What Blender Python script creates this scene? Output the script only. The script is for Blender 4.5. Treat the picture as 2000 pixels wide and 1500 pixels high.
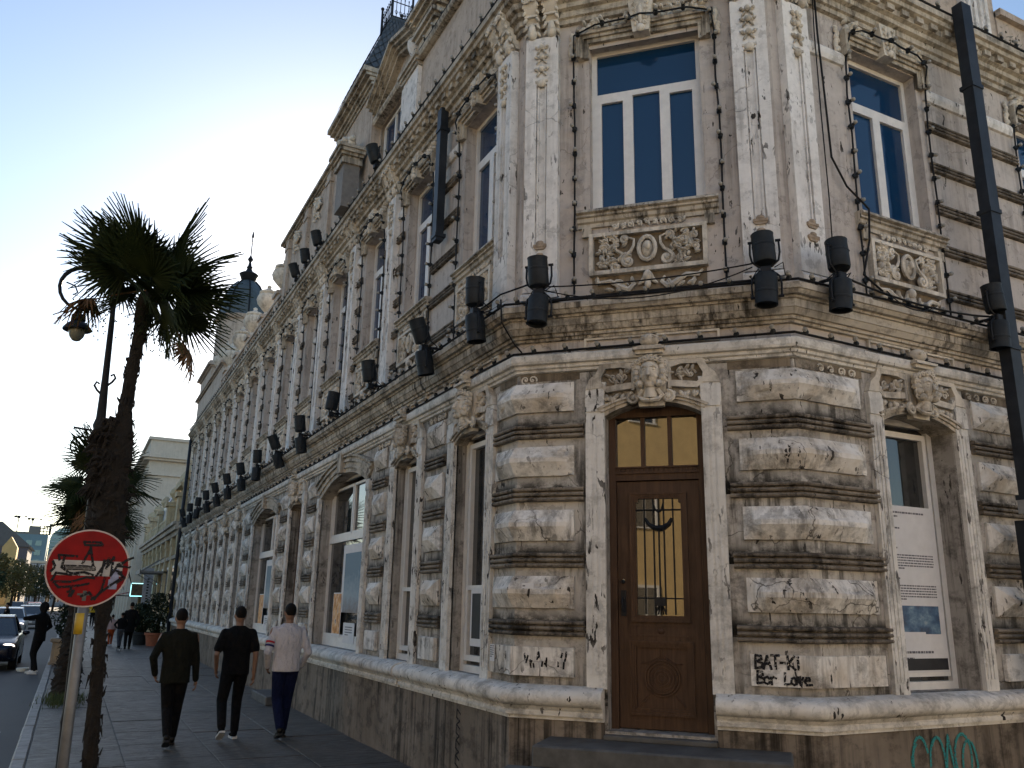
import bpy, bmesh, math, random
from mathutils import Vector, Matrix
R = random.Random(7)
rad = math.radians
for o in list(bpy.data.objects): bpy.data.objects.remove(o, do_unlink=True)
S = bpy.context.scene
COL = S.collection
# ---------------------------------------------------------------- camera
cd = bpy.data.cameras.new('camera'); cam = bpy.data.objects.new('camera', cd); COL.objects.link(cam)
cd.sensor_width = 36; cd.lens = 1624.34/2000*36; cd.clip_start = 0.05; cd.clip_end = 5000
_d = Vector((0.43697404, 0.86161998, 0.25819508)); _r = Vector((0.88941197, -0.45671764, 0.01885047)); _u = Vector((-0.13416419, -0.22140462, 0.96590888))
M = Matrix((( _r.x, _u.x, -_d.x, 0), (_r.y, _u.y, -_d.y, 0), (_r.z, _u.z, -_d.z, 1.85), (0, 0, 0, 1)))
cam.matrix_world = M
S.camera = cam
# ---------------------------------------------------------------- sky, sun, exposure
SUN_AZ, SUN_EL = rad(17.0), rad(19.0)          # clockwise from +Y, towards +X
W = bpy.data.worlds.new('World'); S.world = W; W.use_nodes = True
wn = W.node_tree.nodes; wl = W.node_tree.links
sky = wn.new('ShaderNodeTexSky'); sky.sky_type = 'NISHITA'; sky.sun_disc = False
sky.sun_elevation = SUN_EL; sky.sun_rotation = SUN_AZ; sky.air_density = 1.0; sky.dust_density = 0.4; sky.ozone_density = 1.3
bg = wn['Background']; bg.inputs['Strength'].default_value = 0.078
wl.new(sky.outputs[0], bg.inputs['Color'])
sd = bpy.data.lights.new('sun', 'SUN'); sd.energy = 5.0; sd.angle = rad(0.5); sd.color = (1.0, 0.82, 0.6)
so = bpy.data.objects.new('sun', sd); COL.objects.link(so)
sdir = Vector((math.sin(SUN_AZ)*math.cos(SUN_EL), math.cos(SUN_AZ)*math.cos(SUN_EL), math.sin(SUN_EL)))
so.rotation_euler = sdir.to_track_quat('Z', 'Y').to_euler(); so.location = (0, 0, 30)
S.view_settings.view_transform = 'Standard'; S.view_settings.look = 'None'; S.view_settings.gamma = 1
S.view_settings.use_curve_mapping = False
S.view_settings.exposure = 1.5
# ---------------------------------------------------------------- helpers
class MB:
    def __init__(s): s.v = []; s.f = []; s.m = []; s.cm = 0
    def add(s, vs, fs):
        b = len(s.v); s.v += [tuple(p) for p in vs]; s.f += [tuple(b+i for i in f) for f in fs]; s.m += [s.cm]*len(fs)
    def box(s, x0, x1, y0, y1, z0, z1):
        s.add([(x0,y0,z0),(x1,y0,z0),(x1,y1,z0),(x0,y1,z0),(x0,y0,z1),(x1,y0,z1),(x1,y1,z1),(x0,y1,z1)],
              [(0,3,2,1),(4,5,6,7),(0,1,5,4),(1,2,6,5),(2,3,7,6),(3,0,4,7)])
    def k(s, x0, x1, o0, o1, z0, z1): s.box(x0, x1, -o1, -o0, z0, z1)      # facade kit box: o = outwards
    def bbox(s, x0, x1, y0, y1, z0, z1, b=.01):                          # box with bevelled edges
        X=(x0,x0+b,x1-b,x1); Y=(y0,y0+b,y1-b,y1); Z=(z0,z0+b,z1-b,z1)
        bm = bmesh.new(); bmesh.ops.create_cube(bm, size=1)
        for v in bm.verts: v.co = ((x0+x1)/2+v.co.x*(x1-x0), (y0+y1)/2+v.co.y*(y1-y0), (z0+z1)/2+v.co.z*(z1-z0))
        bmesh.ops.bevel(bm, geom=bm.edges[:], offset=b, segments=1, affect='EDGES')
        bm.verts.index_update(); s.add([v.co[:] for v in bm.verts], [[v.index for v in f.verts] for f in bm.faces]); bm.free()
    def prism(s, pts, o0, o1):                                           # pts (x,z), extruded from o0 to o1
        n = len(pts); s.add([(x,-o0,z) for x,z in pts]+[(x,-o1,z) for x,z in pts],
              [tuple(range(n)), tuple(range(2*n-1,n-1,-1))]+[(i,i+n,(i+1)%n+n,(i+1)%n) for i in range(n)])
    def strip(s, lo, hi, o0, o1):                                        # two matching polylines (x,z) -> solid band
        for i in range(len(lo)-1): s.prism([lo[i],lo[i+1],hi[i+1],hi[i]], o0, o1)
    def prof(s, pr, x0, x1):                                             # profile (o,z) extruded along x
        n = len(pr); s.add([(x0,-o,z) for o,z in pr]+[(x1,-o,z) for o,z in pr],
              [tuple(range(n)), tuple(range(2*n-1,n-1,-1))]+[(i,(i+1)%n,(i+1)%n+n,i+n) for i in range(n)])
    def rings(s, rs, close=True, caps=True):
        n = len(rs[0]); m = len(rs); vs = [p for r in rs for p in r]; fs = []
        for i in range(m-1):
            for j in range(n if close else n-1): fs.append((i*n+j, i*n+(j+1)%n, (i+1)*n+(j+1)%n, (i+1)*n+j))
        if caps and close: fs += [tuple(range(n-1,-1,-1)), tuple(range((m-1)*n, m*n))]
        s.add(vs, fs)
    def tube(s, pts, rr, n=6, caps=True):
        pts = [Vector(p) for p in pts]; m = len(pts)
        if not hasattr(rr, '__len__'): rr = [rr]*m
        t0 = (pts[1]-pts[0]).normalized(); ref = Vector((0,0,1)) if abs(t0.z) < .9 else Vector((1,0,0))
        a = t0.cross(ref).normalized(); rs = []
        for i in range(m):
            t = (pts[min(i+1,m-1)]-pts[max(i-1,0)])
            t = t.normalized() if t.length > 1e-9 else t0
            a = (a-t*a.dot(t)); a = a.normalized() if a.length > 1e-6 else t.orthogonal().normalized()
            b = t.cross(a); r = rr[i]
            rs.append([pts[i]+a*(r*math.cos(2*math.pi*j/n))+b*(r*math.sin(2*math.pi*j/n)) for j in range(n)])
        s.rings(rs, True, caps)
    def ell(s, c, r, nu=8, nv=5, rot=None):
        c = Vector(c); rx, ry, rz = r if hasattr(r,'__len__') else (r,r,r)
        top = Vector((0,0,rz)); P = []
        for i in range(1, nv):
            th = math.pi*i/nv
            for j in range(nu):
                ph = 2*math.pi*j/nu; P.append(Vector((rx*math.sin(th)*math.cos(ph), ry*math.sin(th)*math.sin(ph), rz*math.cos(th))))
        P = [Vector((0,0,rz))]+P+[Vector((0,0,-rz))]
        if rot is not None: P = [rot @ p for p in P]
        F = [(0,1+j,1+(j+1)%nu) for j in range(nu)]
        for i in range(nv-2):
            for j in range(nu): F.append((1+i*nu+j, 1+(i+1)*nu+j, 1+(i+1)*nu+(j+1)%nu, 1+i*nu+(j+1)%nu))
        L = len(P)-1; F += [(L, 1+(nv-2)*nu+(j+1)%nu, 1+(nv-2)*nu+j) for j in range(nu)]
        s.add([c+p for p in P], F)
    def lathe(s, pr, c=(0,0,0), n=16, a0=0, rib=None):
        rs = []
        for r, z in pr:
            rs.append([(c[0]+(r*(rib(j,n) if rib else 1))*math.cos(a0+2*math.pi*j/n), c[1]+(r*(rib(j,n) if rib else 1))*math.sin(a0+2*math.pi*j/n), c[2]+z) for j in range(n)])
        s.rings(rs)
    def leaf(s, x, o, z, ang, ln, w, t=.02):                             # relief leaf lying on a facade
        rot = Matrix.Rotation(-ang, 3, 'Y'); s.ell((x+math.cos(ang)*ln/2, -o, z+math.sin(ang)*ln/2), (ln/2, t, w/2), 6, 4, rot)
    def scroll(s, cx, cz, r, a0, turns, o, th, sg=1, n=None, tail=None):  # spiral tube in the facade plane
        n = n or max(8, int(abs(turns)*12)); pts = []; rr = []
        for i in range(n+1):
            t = i/n; a = a0+sg*t*turns*2*math.pi; q = r*(1-.82*t)
            pts.append((cx+q*math.cos(a), -o, cz+q*math.sin(a))); rr.append(th*(1-.35*t))
        if tail: pts = [(tx,-o,tz) for tx,tz in tail]+pts; rr = [th*(.35+.65*i/len(tail)) for i in range(len(tail))]+rr
        s.tube(pts, rr, 5); s.ell((cx,-o-.004,cz), th*1.25, 6, 4)
    def mesh(s, name, mats, smooth=False, recalc=True, merge=False):
        me = bpy.data.meshes.new(name); me.from_pydata(s.v, [], s.f)
        for m in (mats if isinstance(mats,(list,tuple)) else [mats]): me.materials.append(m)
        if s.cm or any(s.m): me.polygons.foreach_set('material_index', s.m)
        if recalc or merge:
            bm = bmesh.new(); bm.from_mesh(me)
            if merge: bmesh.ops.remove_doubles(bm, verts=bm.verts, dist=1e-5)
            if recalc: bmesh.ops.recalc_face_normals(bm, faces=bm.faces)
            bm.to_mesh(me); bm.free()
        if smooth is True: me.polygons.foreach_set('use_smooth', [True]*len(me.polygons))
        elif smooth:
            me.polygons.foreach_set('use_smooth', [True]*len(me.polygons)); me.set_sharp_from_angle(angle=rad(smooth))
        me.update(); return me
WL = {}                                                                  # world location/rotation of each object made here
def put(name, me, parent=None, loc=(0,0,0), rz=0.0, scale=None, rot=None):
    o = bpy.data.objects.new(name, me); COL.objects.link(o); loc = Vector(loc)
    if parent is not None:
        o.parent = parent; pl, pr = WL[parent.name]; o.location = Matrix.Rotation(-pr,3,'Z') @ (loc-pl); o.rotation_euler = (0,0,rz-pr)
    else: o.location = loc; o.rotation_euler = (0,0,rz)
    if rot: o.rotation_euler = rot
    if scale: o.scale = scale
    WL[o.name] = (loc, rz); return o
def tag(o, label, cat, group=None, kind=None):
    if kind: o['kind'] = kind
    if label: o['label'] = label
    if cat: o['category'] = cat
    if group: o['group'] = group
    return o
def thing(name, label, cat, loc=(0,0,0), rz=0.0, group=None): return tag(put(name, None, None, loc, rz), label, cat, group)
# ---------------------------------------------------------------- materials
class NT:
    def __init__(s, name):
        s.mat = bpy.data.materials.new(name); s.mat.use_nodes = True; t = s.mat.node_tree; s.n = t.nodes; s.l = t.links
        s.b = s.n['Principled BSDF']
    def N(s, ty, **kw):
        n = s.n.new(ty)
        for k, v in kw.items():
            if k.startswith('i_'): n.inputs[k[2:].replace('_',' ')].default_value = v
            else: setattr(n, k, v)
        return n
    def L(s, a, b): s.l.new(a, b)
    def pos(s, sc=(1,1,1)):
        g = s.N('ShaderNodeNewGeometry'); m = s.N('ShaderNodeVectorMath', operation='MULTIPLY'); s.L(g.outputs['Position'], m.inputs[0]); m.inputs[1].default_value = sc
        return m.outputs[0]
    def noise(s, vec, scale, detail=5, rough=.6, dist=0):
        n = s.N('ShaderNodeTexNoise', i_Scale=scale, i_Detail=detail, i_Roughness=rough, i_Distortion=dist); s.L(vec, n.inputs['Vector']); return n.outputs['Fac']
    def ramp(s, fac, stops):
        r = s.N('ShaderNodeValToRGB'); e = r.color_ramp.elements
        while len(e) < len(stops): e.new(0.5)
        for el, (p, c) in zip(e, stops): el.position = p; el.color = (c,c,c,1) if not hasattr(c,'__len__') else (*c,1)
        s.L(fac, r.inputs[0]); return r.outputs[0]
    def mix(s, fac, a, b, mode='MIX'):
        m = s.N('ShaderNodeMix', data_type='RGBA', blend_type=mode)
        for sock, val in ((m.inputs[0],fac),(m.inputs[6],a),(m.inputs[7],b)):
            if hasattr(val,'node'): s.L(val, sock)
            elif hasattr(val,'__len__'): sock.default_value = (*val,1)
            else: sock.default_value = val
        return m.outputs[2]
    def math(s, op, a, b=0.0):
        m = s.N('ShaderNodeMath', operation=op)
        for i, v in enumerate((a,b)):
            if hasattr(v,'node'): s.L(v, m.inputs[i])
            else: m.inputs[i].default_value = v
        return m.outputs[0]
    def bump(s, h, strength=.3, dist=.01):
        b = s.N('ShaderNodeBump', i_Strength=strength, i_Distance=dist); s.L(h, b.inputs['Height']); s.L(b.outputs[0], s.b.inputs['Normal'])
    def fin(s, col=None, rough=.7, metal=0, **kw):
        if col is not None:
            if hasattr(col,'node'): s.L(col, s.b.inputs['Base Color'])
            else: s.b.inputs['Base Color'].default_value = (*col,1)
        if hasattr(rough,'node'): s.L(rough, s.b.inputs['Roughness'])
        else: s.b.inputs['Roughness'].default_value = rough
        s.b.inputs['Metallic'].default_value = metal
        for k, v in kw.items(): s.b.inputs[k.replace('_',' ')].default_value = v
        return s.mat
def plaster(name, c1, c2, dirt=(.035,.028,.02), streak=.5, chip=.0, crack=.0, grime=.3, seed=0.0, stretch=.35, bstr=.35, warm=None, moss=0.0):
    t = NT(name); g = t.N('ShaderNodeNewGeometry'); a = t.N('ShaderNodeVectorMath', operation='ADD'); t.L(g.outputs['Position'], a.inputs[0]); a.inputs[1].default_value = (seed, seed*1.7, seed*.6)
    P = a.outputs[0]
    def sc(v):
        m = t.N('ShaderNodeVectorMath', operation='MULTIPLY'); t.L(P, m.inputs[0]); m.inputs[1].default_value = v; return m.outputs[0]
    n1 = t.noise(P, 1.1, 6, .65, .15); n2 = t.noise(P, 11, 8, .7)
    col = t.mix(t.ramp(n1, [(.35,0),(.62,1)]), c1, c2)
    col = t.mix(t.ramp(n2, [(.3,.0),(.75,.35)]), col, tuple(x*.55 for x in c1))
    if warm: col = t.mix(t.ramp(t.noise(P, 1.7, 6, .65, .1), [(.46,0),(.62,.6)]), col, warm)
    # rain streaks: stretched noise, gated by broad patches
    st = t.noise(sc((7,7,stretch)), 1.6, 7, .68, .0); gate = t.noise(P, .9, 5, .6, .1)
    sm = t.math('MULTIPLY', t.ramp(st, [(.46,0),(.60,1)]), t.ramp(gate, [(.38,0),(.58,1)]))
    col = t.mix(t.math('MULTIPLY', sm, streak), col, dirt)
    gm = t.ramp(t.noise(sc((1,1,1.3)), 3.6, 10, .74, .1), [(.49,0),(.63,1)])
    col = t.mix(t.math('MULTIPLY', gm, grime), col, dirt)
    h = t.math('ADD', t.math('MULTIPLY', n2, .5), t.math('MULTIPLY', n1, .5))
    if chip > 0:
        cn = t.noise(sc((17,17,5.2)), 1.0, 3, .55, .35); cg = t.ramp(t.noise(P, 1.7, 3, .6), [(.40,0),(.58,1)])
        cm = t.math('MULTIPLY', t.ramp(cn, [(.705-.10*chip,0),(.715-.10*chip,1)]), cg)
        col = t.mix(cm, col, (.035,.031,.028)); h = t.math('SUBTRACT', h, t.math('MULTIPLY', cm, .8))
        fl = t.ramp(t.noise(P, 5.5, 8, .68, .1), [(.58,0),(.60,1)])
        col = t.mix(t.math('MULTIPLY', fl, .45), col, tuple(x*.42 for x in c1)); h = t.math('SUBTRACT', h, t.math('MULTIPLY', fl, .35))
    if crack > 0:
        w = t.N('ShaderNodeTexNoise', i_Scale=2.4, i_Detail=5); t.L(P, w.inputs['Vector'])
        dv = t.N('ShaderNodeVectorMath', operation='MULTIPLY_ADD'); t.L(w.outputs['Color'], dv.inputs[0]); dv.inputs[1].default_value = (.5,.5,.5); t.L(P, dv.inputs[2])
        vo = t.N('ShaderNodeTexVoronoi', feature='DISTANCE_TO_EDGE', i_Scale=1.0); t.L(dv.outputs[0], vo.inputs['Vector'])
        ck = t.math('MULTIPLY', t.ramp(vo.outputs['Distance'], [(.002,1),(.007,0)]), t.ramp(gate, [(.45,0),(.55,1)]))
        col = t.mix(t.math('MULTIPLY', ck, crack), col, (.03,.025,.02)); h = t.math('SUBTRACT', h, ck)
    if moss > 0:                                                  # mould growing on and just above the projecting bands
        sz = t.N('ShaderNodeSeparateXYZ'); t.L(P, sz.inputs[0]); ph = t.math('FRACT', t.math('DIVIDE', t.math('SUBTRACT', sz.outputs['Z'], 1.62+seed*.6), .64))
        mz = t.ramp(ph, [(.0,1),(.14,1),(.30,.3),(.48,0)]); mz.node.color_ramp.interpolation = 'EASE'
        mm = t.math('MULTIPLY', mz, t.ramp(t.noise(sc((1.6,1.6,2.2)), 2.6, 9, .72), [(.36,0),(.52,1)]))
        col = t.mix(t.math('MULTIPLY', mm, moss), col, (.014,.013,.010))
    t.bump(h, bstr, .012)
    return t.fin(col, .85, 0, Specular_IOR_Level=.25)
def plain(name, col, rough=.6, metal=0, var=.25, nscale=9, bump=0, **kw):
    if max(col) < .07: kw.setdefault('Specular_IOR_Level', .18)
    t = NT(name); n = t.noise(t.pos(), nscale, 6, .65)
    c = t.mix(t.ramp(n, [(.3,0),(.7,1)]), tuple(x*(1-var) for x in col), tuple(min(1,x*(1+var*.5)) for x in col))
    if bump: t.bump(n, bump, .01)
    return t.fin(c, rough, metal, **kw)
Mt = {}
Mt['stucco'] = plaster('stucco', (.55,.505,.47), (.475,.43,.395), streak=.35, grime=.16, crack=.35, chip=.4)
Mt['stucco_g'] = plaster('stucco_mouldy', (.52,.495,.455), (.41,.38,.34), dirt=(.020,.017,.013), streak=.75, grime=.62, crack=.8, chip=.5, seed=7, stretch=.8, moss=1.0)
Mt['stucco_low'] = plaster('stucco_low', (.25,.21,.17), (.165,.135,.105), dirt=(.016,.013,.010), streak=.9, grime=.6, crack=.5, seed=4, stretch=.2)
Mt['white'] = plaster('white_paint', (.80,.785,.75), (.71,.685,.64), dirt=(.024,.02,.016), streak=.6, grime=.55, chip=.75, crack=.9, seed=11, warm=(.46,.385,.29), stretch=.7)
Mt['jamb'] = plaster('jamb_paint', (.76,.745,.71), (.66,.645,.605), streak=.25, grime=.36, chip=1.12, crack=.6, seed=23, stretch=.6)
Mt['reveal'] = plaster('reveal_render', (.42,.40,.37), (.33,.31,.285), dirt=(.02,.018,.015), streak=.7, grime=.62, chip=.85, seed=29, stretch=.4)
Mt['pil'] = plaster('pilaster_paint', (.79,.775,.755), (.71,.69,.665), streak=.30, grime=.20, chip=.85, crack=.45, seed=37)
Mt['band'] = plaster('grimy_moulding', (.30,.26,.21), (.15,.125,.10), dirt=(.010,.009,.008), streak=.85, grime=.9, chip=.4, crack=.3, seed=51, stretch=2.2)
Mt['cornice'] = plaster('cornice_stone', (.56,.51,.43), (.44,.39,.315), dirt=(.022,.018,.014), streak=.9, grime=.62, chip=.35, crack=.4, seed=63, stretch=.5)
Mt['orn'] = plaster('ornament_plaster', (.74,.695,.615), (.58,.525,.44), streak=.4, grime=.46, seed=77, bstr=.6)
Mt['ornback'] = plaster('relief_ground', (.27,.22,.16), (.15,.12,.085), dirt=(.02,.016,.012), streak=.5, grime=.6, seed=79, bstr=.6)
Mt['attic'] = plaster('attic_stucco', (.52,.445,.375), (.45,.38,.32), streak=.35, grime=.22, chip=.4, seed=91)
Mt['sill'] = plaster('sill_paint', (.76,.74,.69), (.63,.60,.545), dirt=(.03,.024,.018), streak=.3, grime=.45, chip=.55, seed=103, stretch=2.5)
t = NT('glass_blue'); t.bump(t.noise(t.pos(), 2.2, 2), .05, .05); Mt['glass'] = t.fin((.006,.032,.085), .04, 0, IOR=1.5, Specular_IOR_Level=.6)
t = NT('glass_dark'); n = t.noise(t.pos(), .8, 3); Mt['glassd'] = t.fin(t.mix(n, (.012,.014,.016), (.03,.032,.032)), .03, 0, IOR=1.6, Specular_IOR_Level=.8)
t = NT('glass_door'); Mt['glassdoor'] = t.fin((.02,.017,.012), .015, 0, IOR=1.85, Specular_IOR_Level=.8)
Mt['pvc'] = plain('white_frame_paint', (.68,.67,.65), .45, var=.12)
Mt['iron'] = plain('black_iron', (.018,.02,.024), .5, .3)
Mt['can'] = plain('lamp_housing', (.02,.024,.028), .55, 0, var=.4)
Mt['cable'] = plain('black_cable', (.012,.012,.013), .6)
Mt['bulb'] = plain('lamp_globe', (.30,.29,.26), .25)
Mt['pipe'] = plain('dark_pipe', (.025,.03,.038), .45, var=.5, nscale=3)
t = NT('door_wood'); n = t.noise(t.pos((14,14,.9)), 2.2, 8, .7, .6); n2 = t.noise(t.pos(), 2.0, 5)
c = t.mix(t.ramp(n, [(.35,0),(.7,1)]), (.040,.020,.011), (.095,.052,.030)); c = t.mix(t.ramp(n2, [(.55,0),(.75,.6)]), c, (.03,.016,.009)); t.bump(n, .25, .004); Mt['wood'] = t.fin(c, .55, 0, Specular_IOR_Level=.25)
t = NT('slate'); n = t.noise(t.pos(), 3.0, 4); Mt['slate'] = t.fin(t.mix(n, (.03,.04,.05), (.075,.09,.105)), .5)
Mt['step'] = plain('step_stone', (.085,.085,.082), .7, var=.5, nscale=5, bump=.3)
Mt['rust'] = plain('rusty_plaster', (.34,.27,.20), .85, var=.5, nscale=14, bump=.3)
Mt['paper'] = plain('paper', (.62,.62,.63), .7, var=.08)
Mt['ink'] = plain('ink', (.02,.02,.022), .7)
Mt['spray_black'] = plain('black_spray', (.015,.015,.018), .6, var=.5)
Mt['spray_cyan'] = plain('cyan_spray', (.03,.19,.19), .7, var=.4, nscale=20)
Mt['brass'] = plain('brass', (.55,.42,.22), .25, 1)
def spray(name, col):
    t = NT(name); n = t.noise(t.pos(), 55, 4, .6); t.L(t.ramp(n, [(.36,0),(.46,1)]), t.b.inputs['Alpha']); return t.fin(col, .7, 0, Specular_IOR_Level=.2)
Mt['spray_black'] = spray('black_spray_worn', (.012,.012,.014)); Mt['spray_cyan'] = spray('cyan_spray_worn', (.03,.21,.21))
def emat(name, col, st):
    t = NT(name); t.b.inputs['Emission Color'].default_value = (*col,1); t.b.inputs['Emission Strength'].default_value = st; return t.fin(col, .5)
# ---------------------------------------------------------------- the corner building: facade frames
AX, AY, CW = 3.8708, 7.4785, 1.9306
BX, BY = AX+CW, AY-CW
WC = CW*math.sqrt(2); T22 = math.tan(rad(22.5)); Q = math.sqrt(.5)
BO = Vector((AX, AY, 0))
LLEN, RLEN = 30.6, 13.0
RZ = {'L': rad(-90), 'C': rad(-45), 'R': 0.0}
def pt(f, u, z=0.0, o=0.0):
    if f == 'L': return Vector((AX-o, AY+u, z))
    if f == 'R': return Vector((BX+u, BY-o, z))
    return Vector((AX+Q*(u-o), AY-Q*(u+o), z))
def node(nd, o):
    if nd == 'A': return (AX-o, AY-o*T22)
    if nd == 'B': return (BX-o*T22, BY-o)
    p = pt(nd[0], nd[1], 0, o); return (p.x, p.y)
def sweepv(mb, items):                                     # [(node, profile [(o,z)...])]
    mb.rings([[(node(nd,o)[0]-AX, node(nd,o)[1]-AY, z) for o,z in pr] for nd, pr in items])
def sweep(mb, pr, nodes): sweepv(mb, [(nd, pr) for nd in nodes])
def fbox(mb, f, u0, u1, o0, o1, z0, z1):
    c = [pt(f,u,z,o)-BO for z in (z0,z1) for u,o in ((u0,o0),(u1,o0),(u1,o1),(u0,o1))]
    mb.add(c, [(0,3,2,1),(4,5,6,7),(0,1,5,4),(1,2,6,5),(2,3,7,6),(3,0,4,7)])
def wallgrid(mb, f, u0, u1, z0, z1, holes, o=0.0):
    us = sorted({u0,u1}|{h[0] for h in holes}|{h[1] for h in holes}); zs = sorted({z0,z1}|{min(max(h[2],z0),z1) for h in holes}|{min(h[3],z1) for h in holes})
    for i in range(len(us)-1):
        for j in range(len(zs)-1):
            uc, zc = (us[i]+us[i+1])/2, (zs[j]+zs[j+1])/2
            if any(h[0] < uc < h[1] and h[2] < zc < h[3] for h in holes): continue
            mb.add([pt(f,us[i],zs[j],o)-BO, pt(f,us[i+1],zs[j],o)-BO, pt(f,us[i+1],zs[j+1],o)-BO, pt(f,us[i],zs[j+1],o)-BO], [(0,1,2,3)])
BLD = thing('corner_building', 'ornate peeling two-storey corner building with mask keystones and slate roofs', 'building', BO)
def bpart(name, mb, mat, smooth=False): return put(name, mb.mesh(name, mat, smooth), BLD, BO)
def kit(name, me, f, u, parent=None, z=0.0, o=0.0): return put(name, me, parent or BLD, pt(f,u,z,o), RZ[f])
def lc(k): return 1.13+2.16*(k-1)
NB = 14
# openings: (face, centre, half width, z0, z1, type)
GO = [('L',lc(1),.45,1.12,3.87,'win'), ('L',lc(2)-.03,.45,1.12,3.87,'win'), ('L',6.38,1.40,1.12,4.0,'wide'), ('L',9.70,.52,.16,3.87,'door'),
      ('L',12.95,1.42,1.12,4.0,'wide')]+[('L',lc(k),.45,1.12,3.87,'blind') for k in range(8,15)]+[('C',1.39,.475,.75,3.87,'maindoor'), ('R',1.68,.55,1.12,3.87,'rwin'), ('R',4.75,.55,1.12,3.87,'rwin')]
UO = [('L',lc(k),.50,5.95,8.05) for k in range(1,NB+1)]+[('C',1.385,.61,5.95,8.0), ('R',1.74,.56,5.95,8.05), ('R',4.76,.56,5.95,8.05)]
LEN = {'L':(0,LLEN), 'C':(0,WC), 'R':(0,RLEN)}
for f in 'LCR':
    mb = MB(); wallgrid(mb, f, *LEN[f], 0, 4.30, [(u-h,u+h,a,b) for ff,u,h,a,b,_ in GO if ff==f]); bpart('wall', mb, Mt['stucco_g'])
    mb = MB(); wallgrid(mb, f, *LEN[f], 4.30, 8.86, [(u-h,u+h,a,b) for ff,u,h,a,b in UO if ff==f]); bpart('wall', mb, Mt['stucco'])
mb = MB(); mb.add([pt('L',LLEN,8.8)-BO, pt('L',0,8.8)-BO, pt('C',WC,8.8)-BO, pt('R',RLEN,8.8)-BO, Vector((BX+RLEN,AY+LLEN,8.8))-BO], [(0,1,2,3,4)])
bpart('flat_roof', mb, Mt['step'])
mb = MB(); e = Vector((BX+RLEN, AY+LLEN, 0)); a, b = pt('L',LLEN)-BO, e-BO; c = pt('R',RLEN)-BO
for p, q in ((a,b),(b,c)): mb.add([p, q, q+Vector((0,0,8.8)), p+Vector((0,0,8.8))], [(0,1,2,3)])
bpart('rear_wall', mb, Mt['stucco'])
# ---- plinth, torus, string courses, cornices
full = [('L',LLEN),'A','B',('R',RLEN)]
mb = MB()
def plinth(nodes): sweep(mb, [(-.02,-.1),(.05,-.1),(.05,.84),(-.02,.84)], nodes)
plinth([('L',LLEN),('L',10.25)]); plinth([('L',9.15),'A',('C',.885)]); plinth([('C',1.895),'B',('R',RLEN)])
bpart('plinth', mb, Mt['stucco_low'])
TOR = [(-.02,.84),(.07,.845),(.07,.875),(.10,.88),(.10,.91),(.085,.925),(.10,.94)]+[(.105+.078*math.cos(a),1.04+.078*math.sin(a)) for a in [rad(x) for x in (-85,-60,-35,-10,15,40,65,88)]]+[(.05,1.14),(-.02,1.145)]
for nodes in ([('L',LLEN),('L',19.6)], [('L',19.45),('L',14.95)], [('L',14.8),('L',10.45)], [('L',8.95),('L',3.02)], [('L',2.95),'A',('C',.885)], [('C',1.895),'B',('R',RLEN)]):
    mb = MB(); sweep(mb, TOR, nodes); bpart('plinth_moulding', mb, Mt['sill'], 40)
STR = [(0,4.19),(.035,4.20),(.04,4.225),(.065,4.235),(.07,4.265),(.105,4.275),(.115,4.30),(.115,4.35),(.10,4.372),(0,4.40)]
mb = MB(); sweep(mb, STR, full); bpart('string_course', mb, Mt['sill'])
COR = [(0,4.53),(.04,4.535),(.045,4.56),(.07,4.565),(.075,4.595),(.10,4.60),(.13,4.655),(.14,4.66),(.145,4.735),(.165,4.74),(.17,4.76),(.21,4.765),(.235,4.80),(.25,4.805),(.255,4.862),(.20,4.88),(0,4.91)]
mb = MB(); sweep(mb, COR, full); bpart('cornice', mb, Mt['cornice'])
EAV = [(0,8.36),(.05,8.365),(.055,8.42),(.085,8.43),(.09,8.50),(.14,8.515),(.145,8.57),(.19,8.59),(.20,8.66),(.26,8.68),(.27,8.73),(.305,8.74),(.31,8.81),(.20,8.84),(0,8.88)]
mb = MB(); sweep(mb, EAV, full); bpart('eaves_cornice', mb, Mt['cornice'])
mb = MB()                                                     # modillions under the eaves
for i in range(120):
    u = .15+i*.25
    if u < LLEN: fbox(mb, 'L', u, u+.12, .13, .235, 8.60, 8.675)
for i in range(40): fbox(mb, 'R', .15+i*.25, .27+i*.25, .13, .235, 8.60, 8.675)
for i in range(9): fbox(mb, 'C', .2+i*.27, .32+i*.27, .13, .235, 8.60, 8.675)
o = bpart('modillions', mb, Mt['cornice']); o['kind'] = 'stuff'
# frieze panels between string course and cornice
def frame_mesh(w, h, t, d, o0=.0):
    mb = MB(); mb.k(-w/2,w/2,o0,d,h/2-t,h/2); mb.k(-w/2,w/2,o0,d,-h/2,-h/2+t); mb.k(-w/2,-w/2+t,o0,d,-h/2+t,h/2-t); mb.k(w/2-t,w/2,o0,d,-h/2+t,h/2-t); return mb
FP = frame_mesh(.62,.115,.022,.03).mesh('frieze_panel', Mt['orn'])
for f, us in (('C',(1.02,1.76)),('R',(1.35,2.05,4.4,5.1)),('L',[lc(k)+d for k in range(1,11) for d in (-.38,.38)])):
    for u in us: kit('frieze_panel', FP, f, u, z=4.475, o=.001)
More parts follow.
